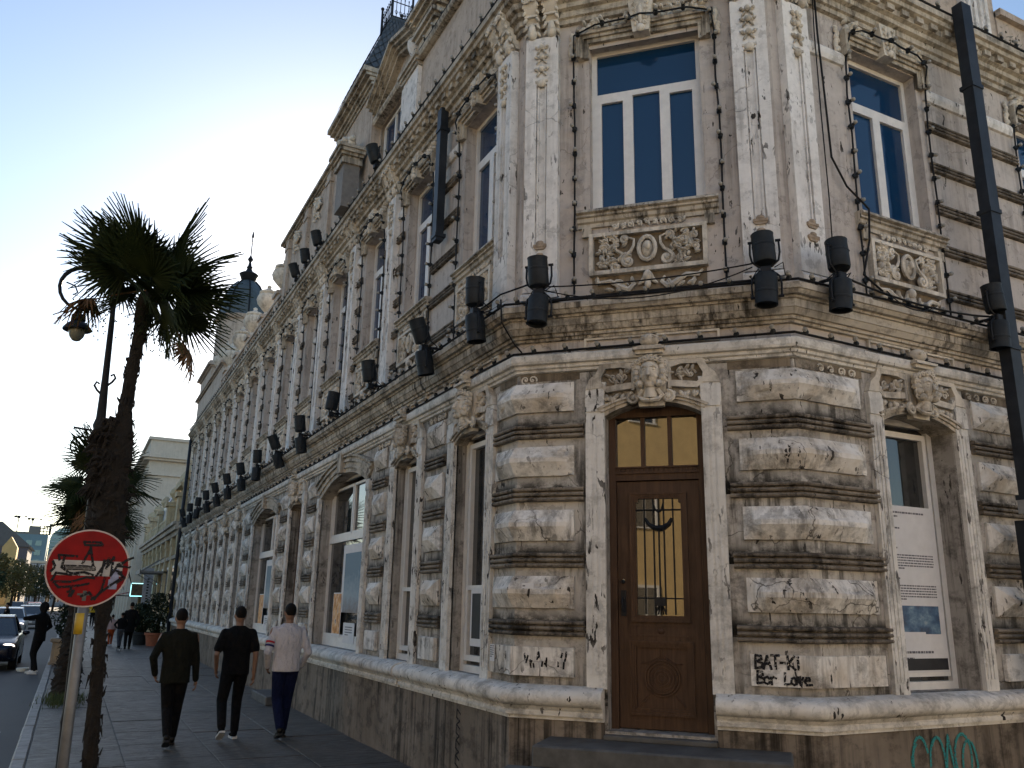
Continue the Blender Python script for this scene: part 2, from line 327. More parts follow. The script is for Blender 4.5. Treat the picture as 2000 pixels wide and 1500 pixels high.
# ---- rusticated blocks and grooved bands
BLZ = [(3.78,4.08),(3.12,3.42),(2.48,2.78),(1.84,2.14)]; FLZ = (1.22,1.48); BNZ = [3.50,2.86,2.22,1.58]
def weather(mb, seed, amp=.0022, cuts=3, name='rusticated_block'):
    from mathutils import noise as mn
    me = mb.mesh(name, Mt['white']); bm = bmesh.new(); bm.from_mesh(me); bmesh.ops.subdivide_edges(bm, edges=bm.edges[:], cuts=cuts, use_grid_fill=True)
    rr = random.Random(seed); sd = Vector((seed*3.7, seed*1.3, seed*2.1)); chips = [(rr.choice(bm.verts[:]).co.copy(), rr.uniform(.03,.06)) for _ in range(4)]
    bm.normal_update()
    for v in bm.verts:
        v.co += v.normal*(mn.fractal(v.co*14+sd, .8, 2, 4)*amp)+Vector((0,0,1))*mn.noise(v.co*3+sd)*amp
        for c, r in chips:
            d = (v.co-c).length
            if d < r: v.co -= v.normal*(r-d)*.35
    bm.to_mesh(me); bm.free(); return me
def hipblock(w, h, seed=0):
    rr = random.Random(seed); mb = MB(); a, b = w/2, h/2; i = min(a*.55, b*1.05)*rr.uniform(.9,1.1); t = b*.12; s = .03; d = .11*rr.uniform(.9,1.05)
    V = [(x,-oo,z) for oo in (0,s) for x,z in ((-a,-b),(a,-b),(a,b),(-a,b))]+[(-a+i,-d,-t),(a-i,-d,-t),(a-i,-d,t*1.4),(-a+i,-d,t*1.4)]
    mb.add(V, [(0,1,5,4),(1,2,6,5),(2,3,7,6),(3,0,4,7),(4,5,9,8),(5,6,10,9),(6,7,11,10),(7,4,8,11),(8,9,10,11)]); return weather(mb, seed)
def flatblock(w, h):
    mb = MB(); mb.bbox(-w/2,w/2,-.055,0,-h/2,h/2,.008); return mb.mesh('plain_block', Mt['white'])
def bprof(h=.15, d=.05):
    P = [(-.01,0)]
    for i in range(3):
        z = h*i/3; P += [(d*.25,z+.002),(d,z+h*.06),(d*1.15,z+h*.15),(d,z+h*.26),(d*.25,z+h*.30)]
    return P+[(-.01,h)]
BP = bprof()
def bandmesh(w, pr=BP): mb = MB(); mb.prof(pr, -w/2, w/2); return mb.mesh('grooved_band', Mt['band'])
PIERS = [('L',2.19,.64),('L',4.36,.62),('L',8.42,.62),('L',10.83,.60),('L',15.1,.62)]+[('L',lc(k)+1.08,.60) for k in range(8,14)]+[('L',30.3,.5)]+[('R',3.2,1.40),('R',6.3,1.4)]
cache = {}
for f, u, w in PIERS:
    if w not in cache: cache[w] = ([hipblock(w-.12,.30,sd_) for sd_ in range(5)], flatblock(w-.14,.26), bandmesh(w))
    hb, fb, bn = cache[w]
    for z0, z1 in BLZ: kit('rusticated_block', R.choice(hb), f, u, z=(z0+z1)/2)
    kit('plain_block', fb, f, u, z=sum(FLZ)/2)
    for z in BNZ: kit('grooved_band', bn, f, u, z=z)
def cornerblock(n0, n1, corner, z0, z1, inset=.16):
    b = (z1-z0)/2; zm = (z0+z1)/2; full_ = [(-.01,z0),(.03,z0),(.11,zm-b*.12),(.11,zm+b*.17),(.03,z1),(-.01,z1)]; end = [(-.01,z0),(.03,z0),(.0301,zm-b*.12),(.0301,zm+b*.17),(.03,z1),(-.01,z1)]
    mb = MB(); sg = 1 if n0[0] != 'L' else -1
    i0 = (n0[0], n0[1]+sg*inset); i1 = (n1[0], n1[1]+(inset if n1[0]=='L' else -inset))
    sweepv(mb, [(n0,end),(i0,full_),(corner,full_),(i1,full_),(n1,end)]); return mb
for n0, n1, c, m0, m1 in ((('L',.44),('C',.60),'A',('L',.47),('C',.70)), (('C',2.20),('R',.84),'B',('C',2.10),('R',.97))):
    for z0, z1 in BLZ: put('rusticated_block', weather(cornerblock(n0,n1,c,z0,z1), int(z0*7)), BLD, BO)
    mb = MB(); sweep(mb, [(-.01,FLZ[0]),(.05,FLZ[0]),(.05,FLZ[1]),(-.01,FLZ[1])], [n0,c,n1]); bpart('plain_block', mb, Mt['white'])
    for z in BNZ: mb = MB(); sweep(mb, [(o_,z_+z) for o_,z_ in BP], [m0,c,m1]); bpart('grooved_band', mb, Mt['band'])
# ---- ground-floor surrounds
def arc(hw, zs, rise, n=12):                                   # segmental arch polyline from -hw to hw
    r = (hw*hw+rise*rise)/(2*rise); a = math.asin(min(1,hw/r))
    return [(r*math.sin(-a+2*a*i/n), zs+rise-r+r*math.cos(-a+2*a*i/n)) for i in range(n+1)]
def archmesh(hw, zs, rise, ztop, depth):
    mb = MB(); lo = arc(hw, zs, rise); hi = [(x, ztop) for x,_ in lo]; mb.strip(lo, hi, -depth, -.001)
    def mould(d0, d1, o1):
        mb.strip([(x*(1+d0/hw), z+d0) for x,z in lo], [(x*(1+d1/hw), z+d1) for x,z in lo], -.02, o1)
    mould(0,.03,.035); mould(.03,.055,.055); mould(.055,.075,.075)
    return mb.mesh('arch', Mt['cornice'])
def widearch(hw, zs, rise, ztop, depth):
    mb = MB(); lo = arc(hw, zs, rise, 20); hi = [(x, ztop) for x,_ in lo]; mb.strip(lo, hi, -depth, -.001)
    for d0, d1, o1 in ((0,.07,.03),(.07,.10,.055),(.10,.17,.04),(.17,.21,.075),(.21,.25,.05),(.25,.275,.095)):
        mb.strip([(x*(1+d0/hw), z+d0) for x,z in lo], [(x*(1+d1/hw), z+d1) for x,z in lo], -.02, o1)
    mb.prism([(-.09,zs+rise+.0),(.09,zs+rise),(.12,zs+rise+.34),(-.12,zs+rise+.34)], -.02, .12)
    return mb.mesh('arch', Mt['cornice'])
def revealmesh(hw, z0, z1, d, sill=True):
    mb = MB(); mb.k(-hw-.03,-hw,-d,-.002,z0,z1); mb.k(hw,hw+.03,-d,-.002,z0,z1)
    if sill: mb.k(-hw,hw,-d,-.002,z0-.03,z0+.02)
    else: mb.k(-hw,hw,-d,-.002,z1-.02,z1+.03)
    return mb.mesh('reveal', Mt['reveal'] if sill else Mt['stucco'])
def jambmesh(hw, z0, z1, sg, w=.19, ears=True):
    mb = MB(); a, b = (hw, hw+w) if sg > 0 else (-hw-w, -hw)
    mb.k(a,b,-.02,.045,z0,z1); mid = (a+b)/2
    for x in (mid-.055, mid-.005, mid+.045): mb.k(x-.014,x+.014,.045,.052,z0+.12,z1-.25)
    mb.k(a,b,.045,.058,z1-.17,z1)
    if ears: mb.prism([(sg*hw,z1),(sg*(hw+w),z1),(sg*(hw+w),z1+.05),(sg*(hw+w-.10),z1+.13),(sg*(hw-.02),z1+.13)], -.02, .05)
    return mb.mesh('jamb', Mt['jamb'])
def maskmesh():                                                # woman's head keystone
    mb = MB(); z = 4.12
    mb.prism([(-.10,3.86),(.10,3.86),(.16,4.34),(-.16,4.34)], -.01, .05)
    mb.ell((0,-.10,z), (.088,.085,.125), 14, 10)                                     # face
    mb.ell((0,-.105,z-.085), (.055,.06,.05), 10, 6)                                  # jaw
    mb.tube([(0,-.175,z+.03),(0,-.193,z-.005),(0,-.205,z-.03),(0,-.18,z-.042)], [.010,.013,.019,.012], 6)   # nose
    for s in (-1,1):
        mb.ell((s*.035,-.168,z+.022), (.019,.012,.011), 8, 5); mb.tube([(s*.012,-.178,z+.042),(s*.038,-.178,z+.050),(s*.062,-.160,z+.038)], [.007,.008,.005], 5)
        mb.ell((s*.045,-.150,z-.03), (.028,.022,.028), 8, 5)
        for i in range(5):                                                           # hair locks down both sides
            a = i/4; mb.ell((s*(.075+.03*math.sin(a*3)), -.09-.01*i%2, z+.10-.19*a), (.034,.045,.033), 7, 5)
            mb.scroll(s*(.112), z+.09-.17*a, .03, 0, 1.2, .12, .009, s)
        for i in range(4): mb.scroll(s*(.025+.035*i), z+.125-.012*i*i*.4, .026, 1.2, 1.3, .16-.012*i, .010, s)
        mb.tube([(s*.055,-.11,z-.13),(s*.09,-.08,z-.18),(s*.06,-.10,z-.215),(0,-.115,z-.225)], [.02,.024,.02,.018], 6)
        mb.scroll(s*.14, z-.19, .05, rad(100), 1.4, .07, .018, -s)
    mb.ell((0,-.172,z-.052), (.024,.010,.006), 8, 4); mb.ell((0,-.170,z-.064), (.020,.010,.007), 8, 4)
    mb.tube([(0,-.09,z-.10),(0,-.08,z-.2)], [.05,.06], 10)
    mb.k(-.13,.13,-.01,.16,4.325,4.35); mb.k(-.11,.11,-.01,.13,4.295,4.325); mb.k(-.10,.10,-.01,.12,4.35,4.375)
    mb.ell((0,-.07,4.44), (.085,.07,.07), 10, 7)                                      # small ball mask above
    for s in (-1,1): mb.scroll(s*.035, 4.45, .022, 0, 1.1, .13, .007, s); mb.leaf(s*.02,.12,4.42,rad(90+s*30),.07,.03)
    mb.v = [(x*1.22, y*1.25, 4.34+(z-4.34)*1.18 if z < 4.34 else z) for x,y,z in mb.v]
    return mb.mesh('mask_keystone', Mt['orn'], 40)
def cartouche(hw, sg):                                         # pierced scroll panel beside the mask
    mb = MB(); s = sg
    P = [(.16,4.22),(.30,4.25),(hw+.03,4.24),(hw+.08,4.14),(hw+.15,4.08),(hw+.19,3.98)]; P2 = [(.19,4.16),(.30,4.19),(hw-.02,4.185),(hw+.03,4.09),(hw+.02,4.02),(hw+.02,3.99)]
    mb.strip([(s*x,z) for x,z in P2], [(s*x,z) for x,z in P], -.01, .06)
    Lo = [(.19,3.97),(.30,3.955),(hw-.03,3.94),(hw+.02,3.985)]; Hi = [(.19,4.03),(.30,4.02),(hw-.03,4.0),(hw+.03,4.05)]
    mb.strip([(s*x,z) for x,z in Lo], [(s*x,z) for x,z in Hi], -.01, .055)
    mb.k(min(s*.165,s*.195),max(s*.165,s*.195),-.01,.055,3.95,4.23)
    for i in range(9): mb.leaf(s*(.22+R.random()*(hw-.30)), .03, 4.06+R.random()*.08, R.random()*6.28, .09, .035, .035)
    mb.scroll(s*.28, 4.10, .055, rad(90), 1.4, .025, .012, -s); mb.scroll(s*(hw-.09), 4.09, .05, 0, 1.4, .025, .012, s)
    mb.scroll(s*.30, 4.33, .065, rad(-90), 1.5, .03, .013, s, tail=[(s*.14,4.30),(s*.2,4.265)]); mb.scroll(s*.46, 4.31, .05, rad(200), 1.3, .03, .011, -s)
    for i in range(6): mb.leaf(s*(.36+.05*i), .02, 4.28+.03*R.random(), rad(90-s*50+R.random()*70), .10, .04, .02)
    for i in range(8): mb.leaf(s*(.18+(hw-.1)*i/8), .03, 3.93-.02*R.random(), rad(-90+R.random()*100-50), .08, .045, .025)
    return mb.mesh('scroll_cartouche', Mt['orn'], 50)
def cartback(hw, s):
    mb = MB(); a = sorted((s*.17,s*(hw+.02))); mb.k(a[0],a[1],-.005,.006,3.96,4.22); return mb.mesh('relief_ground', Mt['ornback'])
def rosettefrieze(w):
    mb = MB(); n = max(2,int(w/.13))
    for i in range(n):
        x = -w/2+w*(i+.5)/n; mb.scroll(x, 4.13, .045, R.random()*6, 1.1, .02, .010, R.choice((-1,1))); mb.leaf(x+.04,.015,4.10,R.random()*6,.08,.035,.015)
    return mb.mesh('scroll_frieze', Mt['orn'], 50)
MASK = maskmesh(); G = {}
for f, u, hw, z0, z1, ty in GO:
    if ty == 'wide':
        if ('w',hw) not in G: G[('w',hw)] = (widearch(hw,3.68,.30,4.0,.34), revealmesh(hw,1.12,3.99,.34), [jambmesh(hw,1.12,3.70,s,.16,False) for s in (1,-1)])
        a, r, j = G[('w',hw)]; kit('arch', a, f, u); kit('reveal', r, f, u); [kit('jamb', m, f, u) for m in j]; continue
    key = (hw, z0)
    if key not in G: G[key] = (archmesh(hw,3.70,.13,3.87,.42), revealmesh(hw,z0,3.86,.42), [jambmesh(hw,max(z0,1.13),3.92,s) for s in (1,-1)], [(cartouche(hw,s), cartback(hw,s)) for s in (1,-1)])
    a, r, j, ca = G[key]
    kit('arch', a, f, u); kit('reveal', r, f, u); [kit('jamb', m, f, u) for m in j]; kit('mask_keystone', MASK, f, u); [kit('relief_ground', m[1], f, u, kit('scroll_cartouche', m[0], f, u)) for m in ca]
RF = rosettefrieze(.55); RFs = rosettefrieze(.16)
for f, u in (('C',.12),): kit('scroll_frieze', RFs, f, u)
for f, u in (('R',.55),('R',2.75),('L',2.2),('L',4.3),('R',3.6)): kit('scroll_frieze', RF, f, u)
for f, a_, b_ in (('C',.02,.66),('C',2.12,WC-.02),('R',.02,.92),('R',2.45,3.95),('L',.03,.42),('L',1.9,2.5),('L',4.05,4.6)):
    for q in range(max(1,int((b_-a_)/.45))):
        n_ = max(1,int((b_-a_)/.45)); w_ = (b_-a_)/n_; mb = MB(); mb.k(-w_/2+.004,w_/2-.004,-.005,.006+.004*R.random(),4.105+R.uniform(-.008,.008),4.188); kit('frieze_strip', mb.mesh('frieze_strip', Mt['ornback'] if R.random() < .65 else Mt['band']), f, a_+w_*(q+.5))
# ---- ground-floor windows and doors
def framewin(name, rects, t, o, d, mat, arch=None):            # outer frame and bars as one mesh
    mb = MB()
    for x0,x1,z0,z1 in rects: mb.k(x0,x1,o,o+d,z0,z1)
    return mb.mesh(name, mat)
def panemesh(x0, x1, z0, z1, o): mb = MB(); mb.k(x0,x1,o-.012,o,z0,z1); return mb
def bars(x0,x1,z0,z1,t): return [(x0,x0+t,z0,z1),(x1-t,x1,z0,z1),(x0+t,x1-t,z0,z0+t),(x0+t,x1-t,z1-t,z1)]
def narrowwin(hw, o=-.18):
    fr = framewin('window', bars(-hw,hw,1.14,3.84,.075)+bars(-hw+.10,hw-.10,1.26,3.70,.06)+[(-hw+.16,hw-.16,2.02,2.07)], .05, o, .05, Mt['pvc'])
    mb = MB(); mb.cm = 0; mb.k(-hw+.07,hw-.07,o-.015,o,1.2,3.78); return fr, mb.mesh('pane', Mt['glassd'])
def widewin(hw):
    fr = framewin('window', bars(-hw,hw,1.14,3.98,.05)+[(-hw+.05,hw-.05,2.88,2.98)]+bars(-hw+.10,-.05,2.98,3.84,.045)+bars(-.005,hw-.1,2.98,3.84,.045)+[(-hw+.05,hw-.05,1.19,1.34)], .05, -.24, .05, Mt['pvc'])
    p = [panemesh(-hw+.14,-.1,3.02,3.80,-.225), panemesh(.04,hw-.14,3.02,3.80,-.225), panemesh(-hw+.05,hw-.05,1.34,2.88,-.228)]
    return fr, [m.mesh('pane', Mt['glassd']) for m in p]
cw = {}
for f, u, hw, z0, z1, ty in GO:
    if ty in ('win','rwin'):
        if hw not in cw: cw[hw] = narrowwin(hw, -.31 if ty == 'rwin' else -.18)
        w = kit('window', cw[hw][0], f, u); kit('pane', cw[hw][1], f, u, w)
    elif ty == 'wide':
        if ('w',hw) not in cw: cw[('w',hw)] = widewin(hw)
        w = kit('window', cw[('w',hw)][0], f, u); [kit('pane', m, f, u, w) for m in cw[('w',hw)][1]]
    elif ty == 'blind':
        if 'b' not in cw: cw['b'] = narrowwin(hw)
        w = kit('window', cw['b'][0], f, u); kit('pane', cw['b'][1], f, u, w)
    elif ty == 'door':
        mb = MB(); mb.k(-hw,hw,-.24,-.17,.16,3.8)
        for x0,x1 in ((-hw+.06,-.04),(.04,hw-.06)):
            for z0_,z1_ in ((.3,1.1),(1.25,2.6),(2.75,3.6)): mb.k(x0,x1,-.17,-.152,z0_,z1_)
        kit('side_door', mb.mesh('side_door', Mt['wood']), f, u)
# main door on the chamfer
u = 1.39; hw = .475; mb = MB()
for r_ in [(-hw,-hw+.07,.75,3.86),(hw-.07,hw,.75,3.86),(-hw+.07,hw-.07,3.72,3.86),(-hw+.07,hw-.07,3.08,3.20)]: mb.k(r_[0],r_[1],-.27,-.17,r_[2],r_[3])
for x in (-.155,.115): mb.k(x,x+.04,-.25,-.19,3.20,3.72)
mb.k(-hw+.07,hw-.07,-.25,-.15,3.145,3.165); mb.k(-hw+.07,hw-.07,-.25,-.145,3.20,3.215)
for i in range(17): mb.k(-.39+i*.047,-.39+i*.047+.026,-.17,-.155,3.155,3.195)
DOOR = kit('front_door', mb.mesh('door_frame', Mt['wood'], False), 'C', u)
mb = MB(); x0, x1 = -hw+.075, hw-.075                            # leaf: stiles, rails, raised panels
for a,b,c,d in ((x0,x0+.14,.78,3.07),(x1-.14,x1,.78,3.07),(x0+.14,x1-.14,2.94,3.07),(x0+.14,x1-.14,.78,.93),(x0+.14,x1-.14,1.55,1.75)): mb.k(a,b,-.26,-.20,c,d)
for i,t_ in enumerate((0,.02,.04)):
    for a,b,c,d in bars(x0+.14-.02+t_,x1-.14+.02-t_,1.75-.02+t_,2.94+.02-t_,.02): mb.k(a,b,-.22,-.170-.012*i,c,d)
    for a,b,c,d in bars(x0+.10+t_,x1-.10-t_,.90+t_,1.56-t_,.02): mb.k(a,b,-.22,-.170-.012*i,c,d)
for s in (-1,1): mb.prism([(s*.26,2.93),(s*.26,2.86),(s*.20,2.86),(s*.20,2.89),(s*.16,2.93)], -.23, -.188)
mb.k(x0+.14,x1-.14,-.25,-.222,.93,1.55)
for rr, d in ((.16,.018),(.135,.034),(.105,.020),(.07,.040),(.035,.05)):
    P = [(rr*math.cos(i*math.pi/12), 1.23+rr*math.sin(i*math.pi/12)) for i in range(24)]; mb.prism(P, -.23, -.222+d*.4); mb.tube([(x_,.215-d*.3,z_) for x_,z_ in P+P[:1]], .011, 5)
mb.ell((0,.205,1.65),(.04,.02,.03),8,6); mb.k(-.30,.30,-.21,-.192,1.60,1.615); mb.k(-.30,.30,-.21,-.192,1.69,1.705)
for s in (-1,1):
    mb.tube([(s*.02,.222,1.42),(s*.05,.215,1.40),(s*.12,.215,1.36),(s*.19,.215,1.36)], .008, 5); mb.tube([(s*.02,.222,1.42),(s*.02,.222,1.52)], .008, 5)
    mb.tube([(s*.12,.222,1.08),(s*.16,.215,1.04),(s*.21,.215,.98)], .008, 5)
leaf = kit('door_leaf', mb.mesh('door_leaf', Mt['wood']), 'C', u, DOOR)
kit('door_glass', panemesh(-.22,.22,1.77,2.92,-.225).mesh('pane', Mt['glassdoor']), 'C', u, DOOR)
for a,b in ((-hw+.07,-.155),(-.115,.115),(.155,hw-.07)): kit('transom_pane', panemesh(a,b,3.215,3.72,-.225).mesh('pane', Mt['glassdoor']), 'C', u, DOOR)
mb = MB()
for x in (-.14,-.05,.0,.05,.14): mb.tube([(x,.205,1.80),(x,.205,2.92)], .0065, 5)
for z in (2.79,1.95): mb.tube([(-.22,.205,z),(.22,.205,z)], .0065, 5)
mb.tube([(-.05,.205,2.86),(-.03,.205,2.79),(0,.205,2.765),(.03,.205,2.79),(.05,.205,2.86)], .007, 5)
mb.tube([(-.13,.20,2.71),(-.10,.20,2.655),(-.05,.20,2.62),(0,.20,2.61),(.05,.20,2.62),(.10,.20,2.655),(.13,.20,2.71)], [.012,.02,.027,.03,.027,.02,.012], 6)
mb.k(-.05,.05,-.215,-.19,1.88,1.96)
for i in range(5): mb.tube([(-.02+i*.01,.205,1.88),(-.05+i*.025,.205,1.80)], .005, 4)
kit('door_grille', mb.mesh('door_grille', Mt['iron']), 'C', u, DOOR)
mb = MB(); mb.k(-.375,-.325,-.20,-.185,1.78,2.02); mb.tube([(-.35,.185,1.95),(-.35,.14,1.95),(-.35,.12,1.90),(-.35,.13,1.82)], .013, 6); mb.ell((-.35,.175,2.10),.02,8,6)
kit('door_handle', mb.mesh('door_handle', Mt['iron']), 'C', u, DOOR)
mb = MB(); mb.ell((-.35,.186,2.11),(.02,.012,.02),8,6); kit('lock_plate', mb.mesh('lock_plate', Mt['brass']), 'C', u, DOOR)
# steps before the door
mb = MB(); mb.bbox(-1.02,1.12,-.62,.25,.52,.70,.015); mb.bbox(-.5,.5,-.10,.25,.70,.745,.008)
st = kit('door_step', mb.mesh('door_step', Mt['step']), 'C', u)
mb = MB(); mb.bbox(-1.24,1.3,-.98,-.60,.34,.53,.015); kit('door_step', mb.mesh('door_step', Mt['step']), 'C', u)
mb = MB(); mb.bbox(-1.46,1.5,-1.34,-.95,.0,.35,.015); kit('door_step', mb.mesh('door_step', Mt['step']), 'C', u)
mb = MB(); mb.bbox(-.7,.7,-.45,.3,0,.16,.015); kit('door_step', mb.mesh('door_step', Mt['step']), 'L', 9.70)
# ---- upper floor
def upperwin(hw, nl):
    o = -.20; ztop = 8.04; zt = 7.42; t = .05
    R_ = bars(-hw,hw,5.96,ztop,.055)+[(-hw+.055,hw-.055,zt,zt+.065)]; n = nl; ps = [panemesh(-hw+.05,hw-.05,zt+.06,ztop-.05,o+.02)]
    if nl == 3: cols = [(-hw+.055,-.21),(-.15,.15),(.21,hw-.055)]; R_ += [(-.21,-.15,6.01,zt),(.15,.21,6.01,zt)]
    else: cols = [(-hw+.055,-.01),(.01,hw-.055)]; R_ += [(-.01,.01,6.01,zt)]
    for i,(a,b) in enumerate(cols):
        if nl == 3 and i == 1: ps.append(panemesh(a,b,6.01,zt,o+.02)); continue
        R_ += bars(a,b,6.01,zt,t); ps.append(panemesh(a+t,b-t,6.01+t,zt-t,o+.02))
    return framewin('window', R_, .05, o, .055, Mt['pvc']), [p.mesh('pane', Mt['glass']) for p in ps]
def sillmesh(hw):
    mb = MB(); w = hw+.13; mb.prof([(-.15,5.97),(.10,5.955),(.115,5.92),(.08,5.905),(.085,5.88),(.06,5.87),(.055,5.83),(.03,5.815),(.03,5.77),(-.01,5.77)], -w, w)
    for s in (-1,1): mb.k(s*(w-.10)-.05,s*(w-.10)+.05,-.01,.05,5.66,5.77)
    return mb.mesh('sill', Mt['cornice'])
def apron(hw, seed):
    rr = random.Random(seed); mb = MB(); w = hw+.0
    def br(a,b,c,d): mb.k(a,b,-.01,.075,c,d)
    br(-w,w,5.635,5.675); br(-w,w,5.205,5.25); br(-w,-w+.045,5.25,5.635); br(w-.045,w,5.25,5.635)
    P = [(.085*math.cos(i*math.pi/8),5.455+.13*math.sin(i*math.pi/8)) for i in range(16)]; mb.tube([(x,-.06,z) for x,z in P+P[:1]], .024, 6)
    mb.ell((0,-.035,5.455),(.065,.045,.10),10,7); mb.ell((.012,-.08,5.475),(.032,.032,.05),8,6); mb.tube([(.03,-.075,5.52),(-.02,-.08,5.47),(.01,-.075,5.42)], .010, 5)
    for s in (-1,1):
        mb.scroll(s*.20,5.33,.066,rad(60),1.5,.055,.026,-s, tail=[(s*.20,5.60),(s*.135,5.57),(s*.14,5.50),(s*.17,5.44),(s*.225,5.40)])
        mb.scroll(s*.23,5.59,.045,rad(-90),1.3,.05,.020,s)
        for i in range(3): mb.tube([(s*.22,-.02,5.40),(s*(.30+.05*i),-.035,5.46+.03*i),(s*(w-.10-.03*i),-.025,5.60-.045*i)], [.020,.018,.012], 5)
        for i in range(10): mb.scroll(s*(.28+rr.random()*(w-.38)),5.28+rr.random()*.32,.042,rr.random()*6,1.2,.045,.015,rr.choice((-1,1)))
        for i in range(44): mb.leaf(s*(.24+rr.random()*(w-.36)),.03+.02*rr.random(),5.27+rr.random()*.36,rr.random()*6.28,.06+.06*rr.random(),.034,.04)
        # below: dolphin-like S curves
        mb.tube([(s*(w-.06),-.03,5.17),(s*(w-.10),-.04,5.12),(s*(w-.22),-.04,5.13),(s*(w-.34),-.05,5.05),(s*.20,-.05,5.02),(s*.14,-.04,5.08),(s*.17,-.03,5.14)], [.012,.022,.026,.030,.030,.022,.012], 6)
        for i in range(7): mb.leaf(s*(.15+rr.random()*(w-.2)),.02,5.0+rr.random()*.13,rr.random()*6.28,.11,.045,.04)
        for i in range(3): mb.leaf(s*.02,.04,5.20-.04*i,rad(-90+s*(20+18*i)),.10,.04,.025)
    for i in range(9):                                           # crest over the frame
        x = -.34+.085*i; mb.scroll(x,5.745+.022*math.cos((i-4)*.5),.03,rr.random()*6,1.2,.04,.011,1 if i%2 else -1); mb.leaf(x+.03,.035,5.72,rad(60+rr.random()*60),.07,.03,.018)
    mb.ell((0,-.06,5.15),(.05,.05,.06),8,6); mb.ell((0,-.06,5.06),(.035,.035,.05),8,6)
    return mb.mesh('apron_relief', Mt['orn'], 50)
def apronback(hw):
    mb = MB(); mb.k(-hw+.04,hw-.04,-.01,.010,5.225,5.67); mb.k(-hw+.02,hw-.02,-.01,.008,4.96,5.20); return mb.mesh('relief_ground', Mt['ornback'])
def hood(hw, seed):
    rr = random.Random(seed); mb = MB(); a = hw; b = hw+.13
    for o1,d0,d1 in ((.05,0,.05),(.075,.05,.09),(.105,.09,.13)):   # architrave along head, with shoulders
        mb.k(-a-d1,a+d1,-.01,o1,8.05+d0,8.05+d1)
        for s in (-1,1): x = sorted((s*(a+d0),s*(a+d1))); mb.k(x[0],x[1],-.01,o1,7.86,8.05+d0)
    return mb.mesh('window_head', Mt['cornice'])
def hoodorn(hw, seed):
    rr = random.Random(seed); mb = MB()
    mb.prism([(-.09,8.03),(.09,8.03),(.14,8.44),(-.14,8.44)], .0, .13)
    for i in range(5):
        for s in (-1,1): mb.scroll(s*(.055+.006*i),8.12+.065*i,.028,rad(90),1.1,.145,.009,s)
    mb.ell((0,-.14,8.06),(.05,.035,.05),8,6); mb.leaf(0,.15,8.38,rad(-90),.28,.06,.02)
    for s in (-1,1):
        for i in range(34): mb.leaf(s*(.17+rr.random()*(hw-.12)),.03+.02*rr.random(),8.20+rr.random()*.13,rr.random()*6.28,.07+.05*rr.random(),.05,.05)
        for i in range(5): mb.ell((s*(.2+.1*i),-.05,8.25+.03*rr.random()),.032,7,5)
        for i in range(14): z = 8.24-.30*i/14; mb.leaf(s*(hw+.19+.05*(rr.random()-.5)*(1-i/16)),.03,z,rad(-90+rr.random()*80-40),.085,.055,.025)
    return mb.mesh('garland', Mt['orn'], 50)
def pilaster(w, zb=4.97, zt=8.22):
    mb = MB(); h = w/2; mb.k(-h,h,-.01,.065,zb,zt); f = .062
    mb2 = MB(); mb2.k(-h,-f,.065,.10,zb+.10,zt-.02); mb2.k(f,h,.065,.10,zb+.10,zt-.02); mb2.k(-f,f,.065,.10,zb+.10,5.62); mb2.k(-f,f,.065,.10,7.58,zt-.02)
    mb2.k(-f+.012,-f+.03,.065,.085,5.62,7.58); mb2.k(f-.03,f-.012,.065,.085,5.62,7.58)
    mb.add(mb2.v, mb2.f); mb.prof([(.0,zb),(.13,zb),(.13,zb+.05),(.11,zb+.08),(.0,zb+.10)], -h-.015, h+.015)
    return mb.mesh('pilaster', Mt['pil'])
def huskdrop():
    mb = MB()
    for z, s_ in ((8.06,1.0),(7.93,1.1),(7.77,1.15)):
        mb.ell((0,-.125,z),(.033*s_,.03,.038),8,6)
        for s in (-1,1): mb.leaf(s*.015,.115,z-.03,rad(90-s*55),.085*s_,.035,.02); mb.leaf(s*.012,.115,z-.02,rad(-90+s*35),.09,.03,.018); mb.ell((s*.062,-.12,z+.005),.022,6,5)
    mb.ell((0,-.10,7.60),(.055,.035,.05),10,7); mb.k(-.075,.075,.10,.112,7.61,7.635)
    return mb.mesh('husk_drop', Mt['orn'], 50)
def rustcaps():
    mb = MB()
    for z in (5.58,5.44):
        mb.k(-.072,.072,.10,.125,z,z+.028); mb.prism([(-.072,z),(.072,z),(.045,z-.03),(-.045,z-.03)], .10, .118); mb.ell((0,-.112,z+.045),(.045,.02,.028),8,5)
    return mb.mesh('pilaster_foot', Mt['rust'], 50)
def consolepair():
    mb = MB()
    for x in (-.115,.115):
        mb.prof([(0,8.25),(.05,8.25),(.09,8.32),(.12,8.42),(.20,8.50),(.26,8.60),(.27,8.68),(.25,8.74),(0,8.74)], x-.075, x+.075)
        mb.ell((x,-.10,8.26),(.06,.06,.075),8,6); mb.leaf(x,.13,8.40,rad(-90),.20,.09,.035)
        for i in range(4): mb.k(x-.08,x+.08,.10+.04*i,.14+.04*i,8.36+.085*i,8.385+.085*i)
        for s in (-1,1):
            for i in range(5): mb.leaf(x+s*.05,.10+.03*i,8.30+.08*i,rad(-90+s*30),.09,.04,.02)
            mb.scroll(x+s*.045,8.62,.05,0,1.4,.27,.016,s)
    return mb.mesh('console_bracket', Mt['orn'], 50)
wk = {}
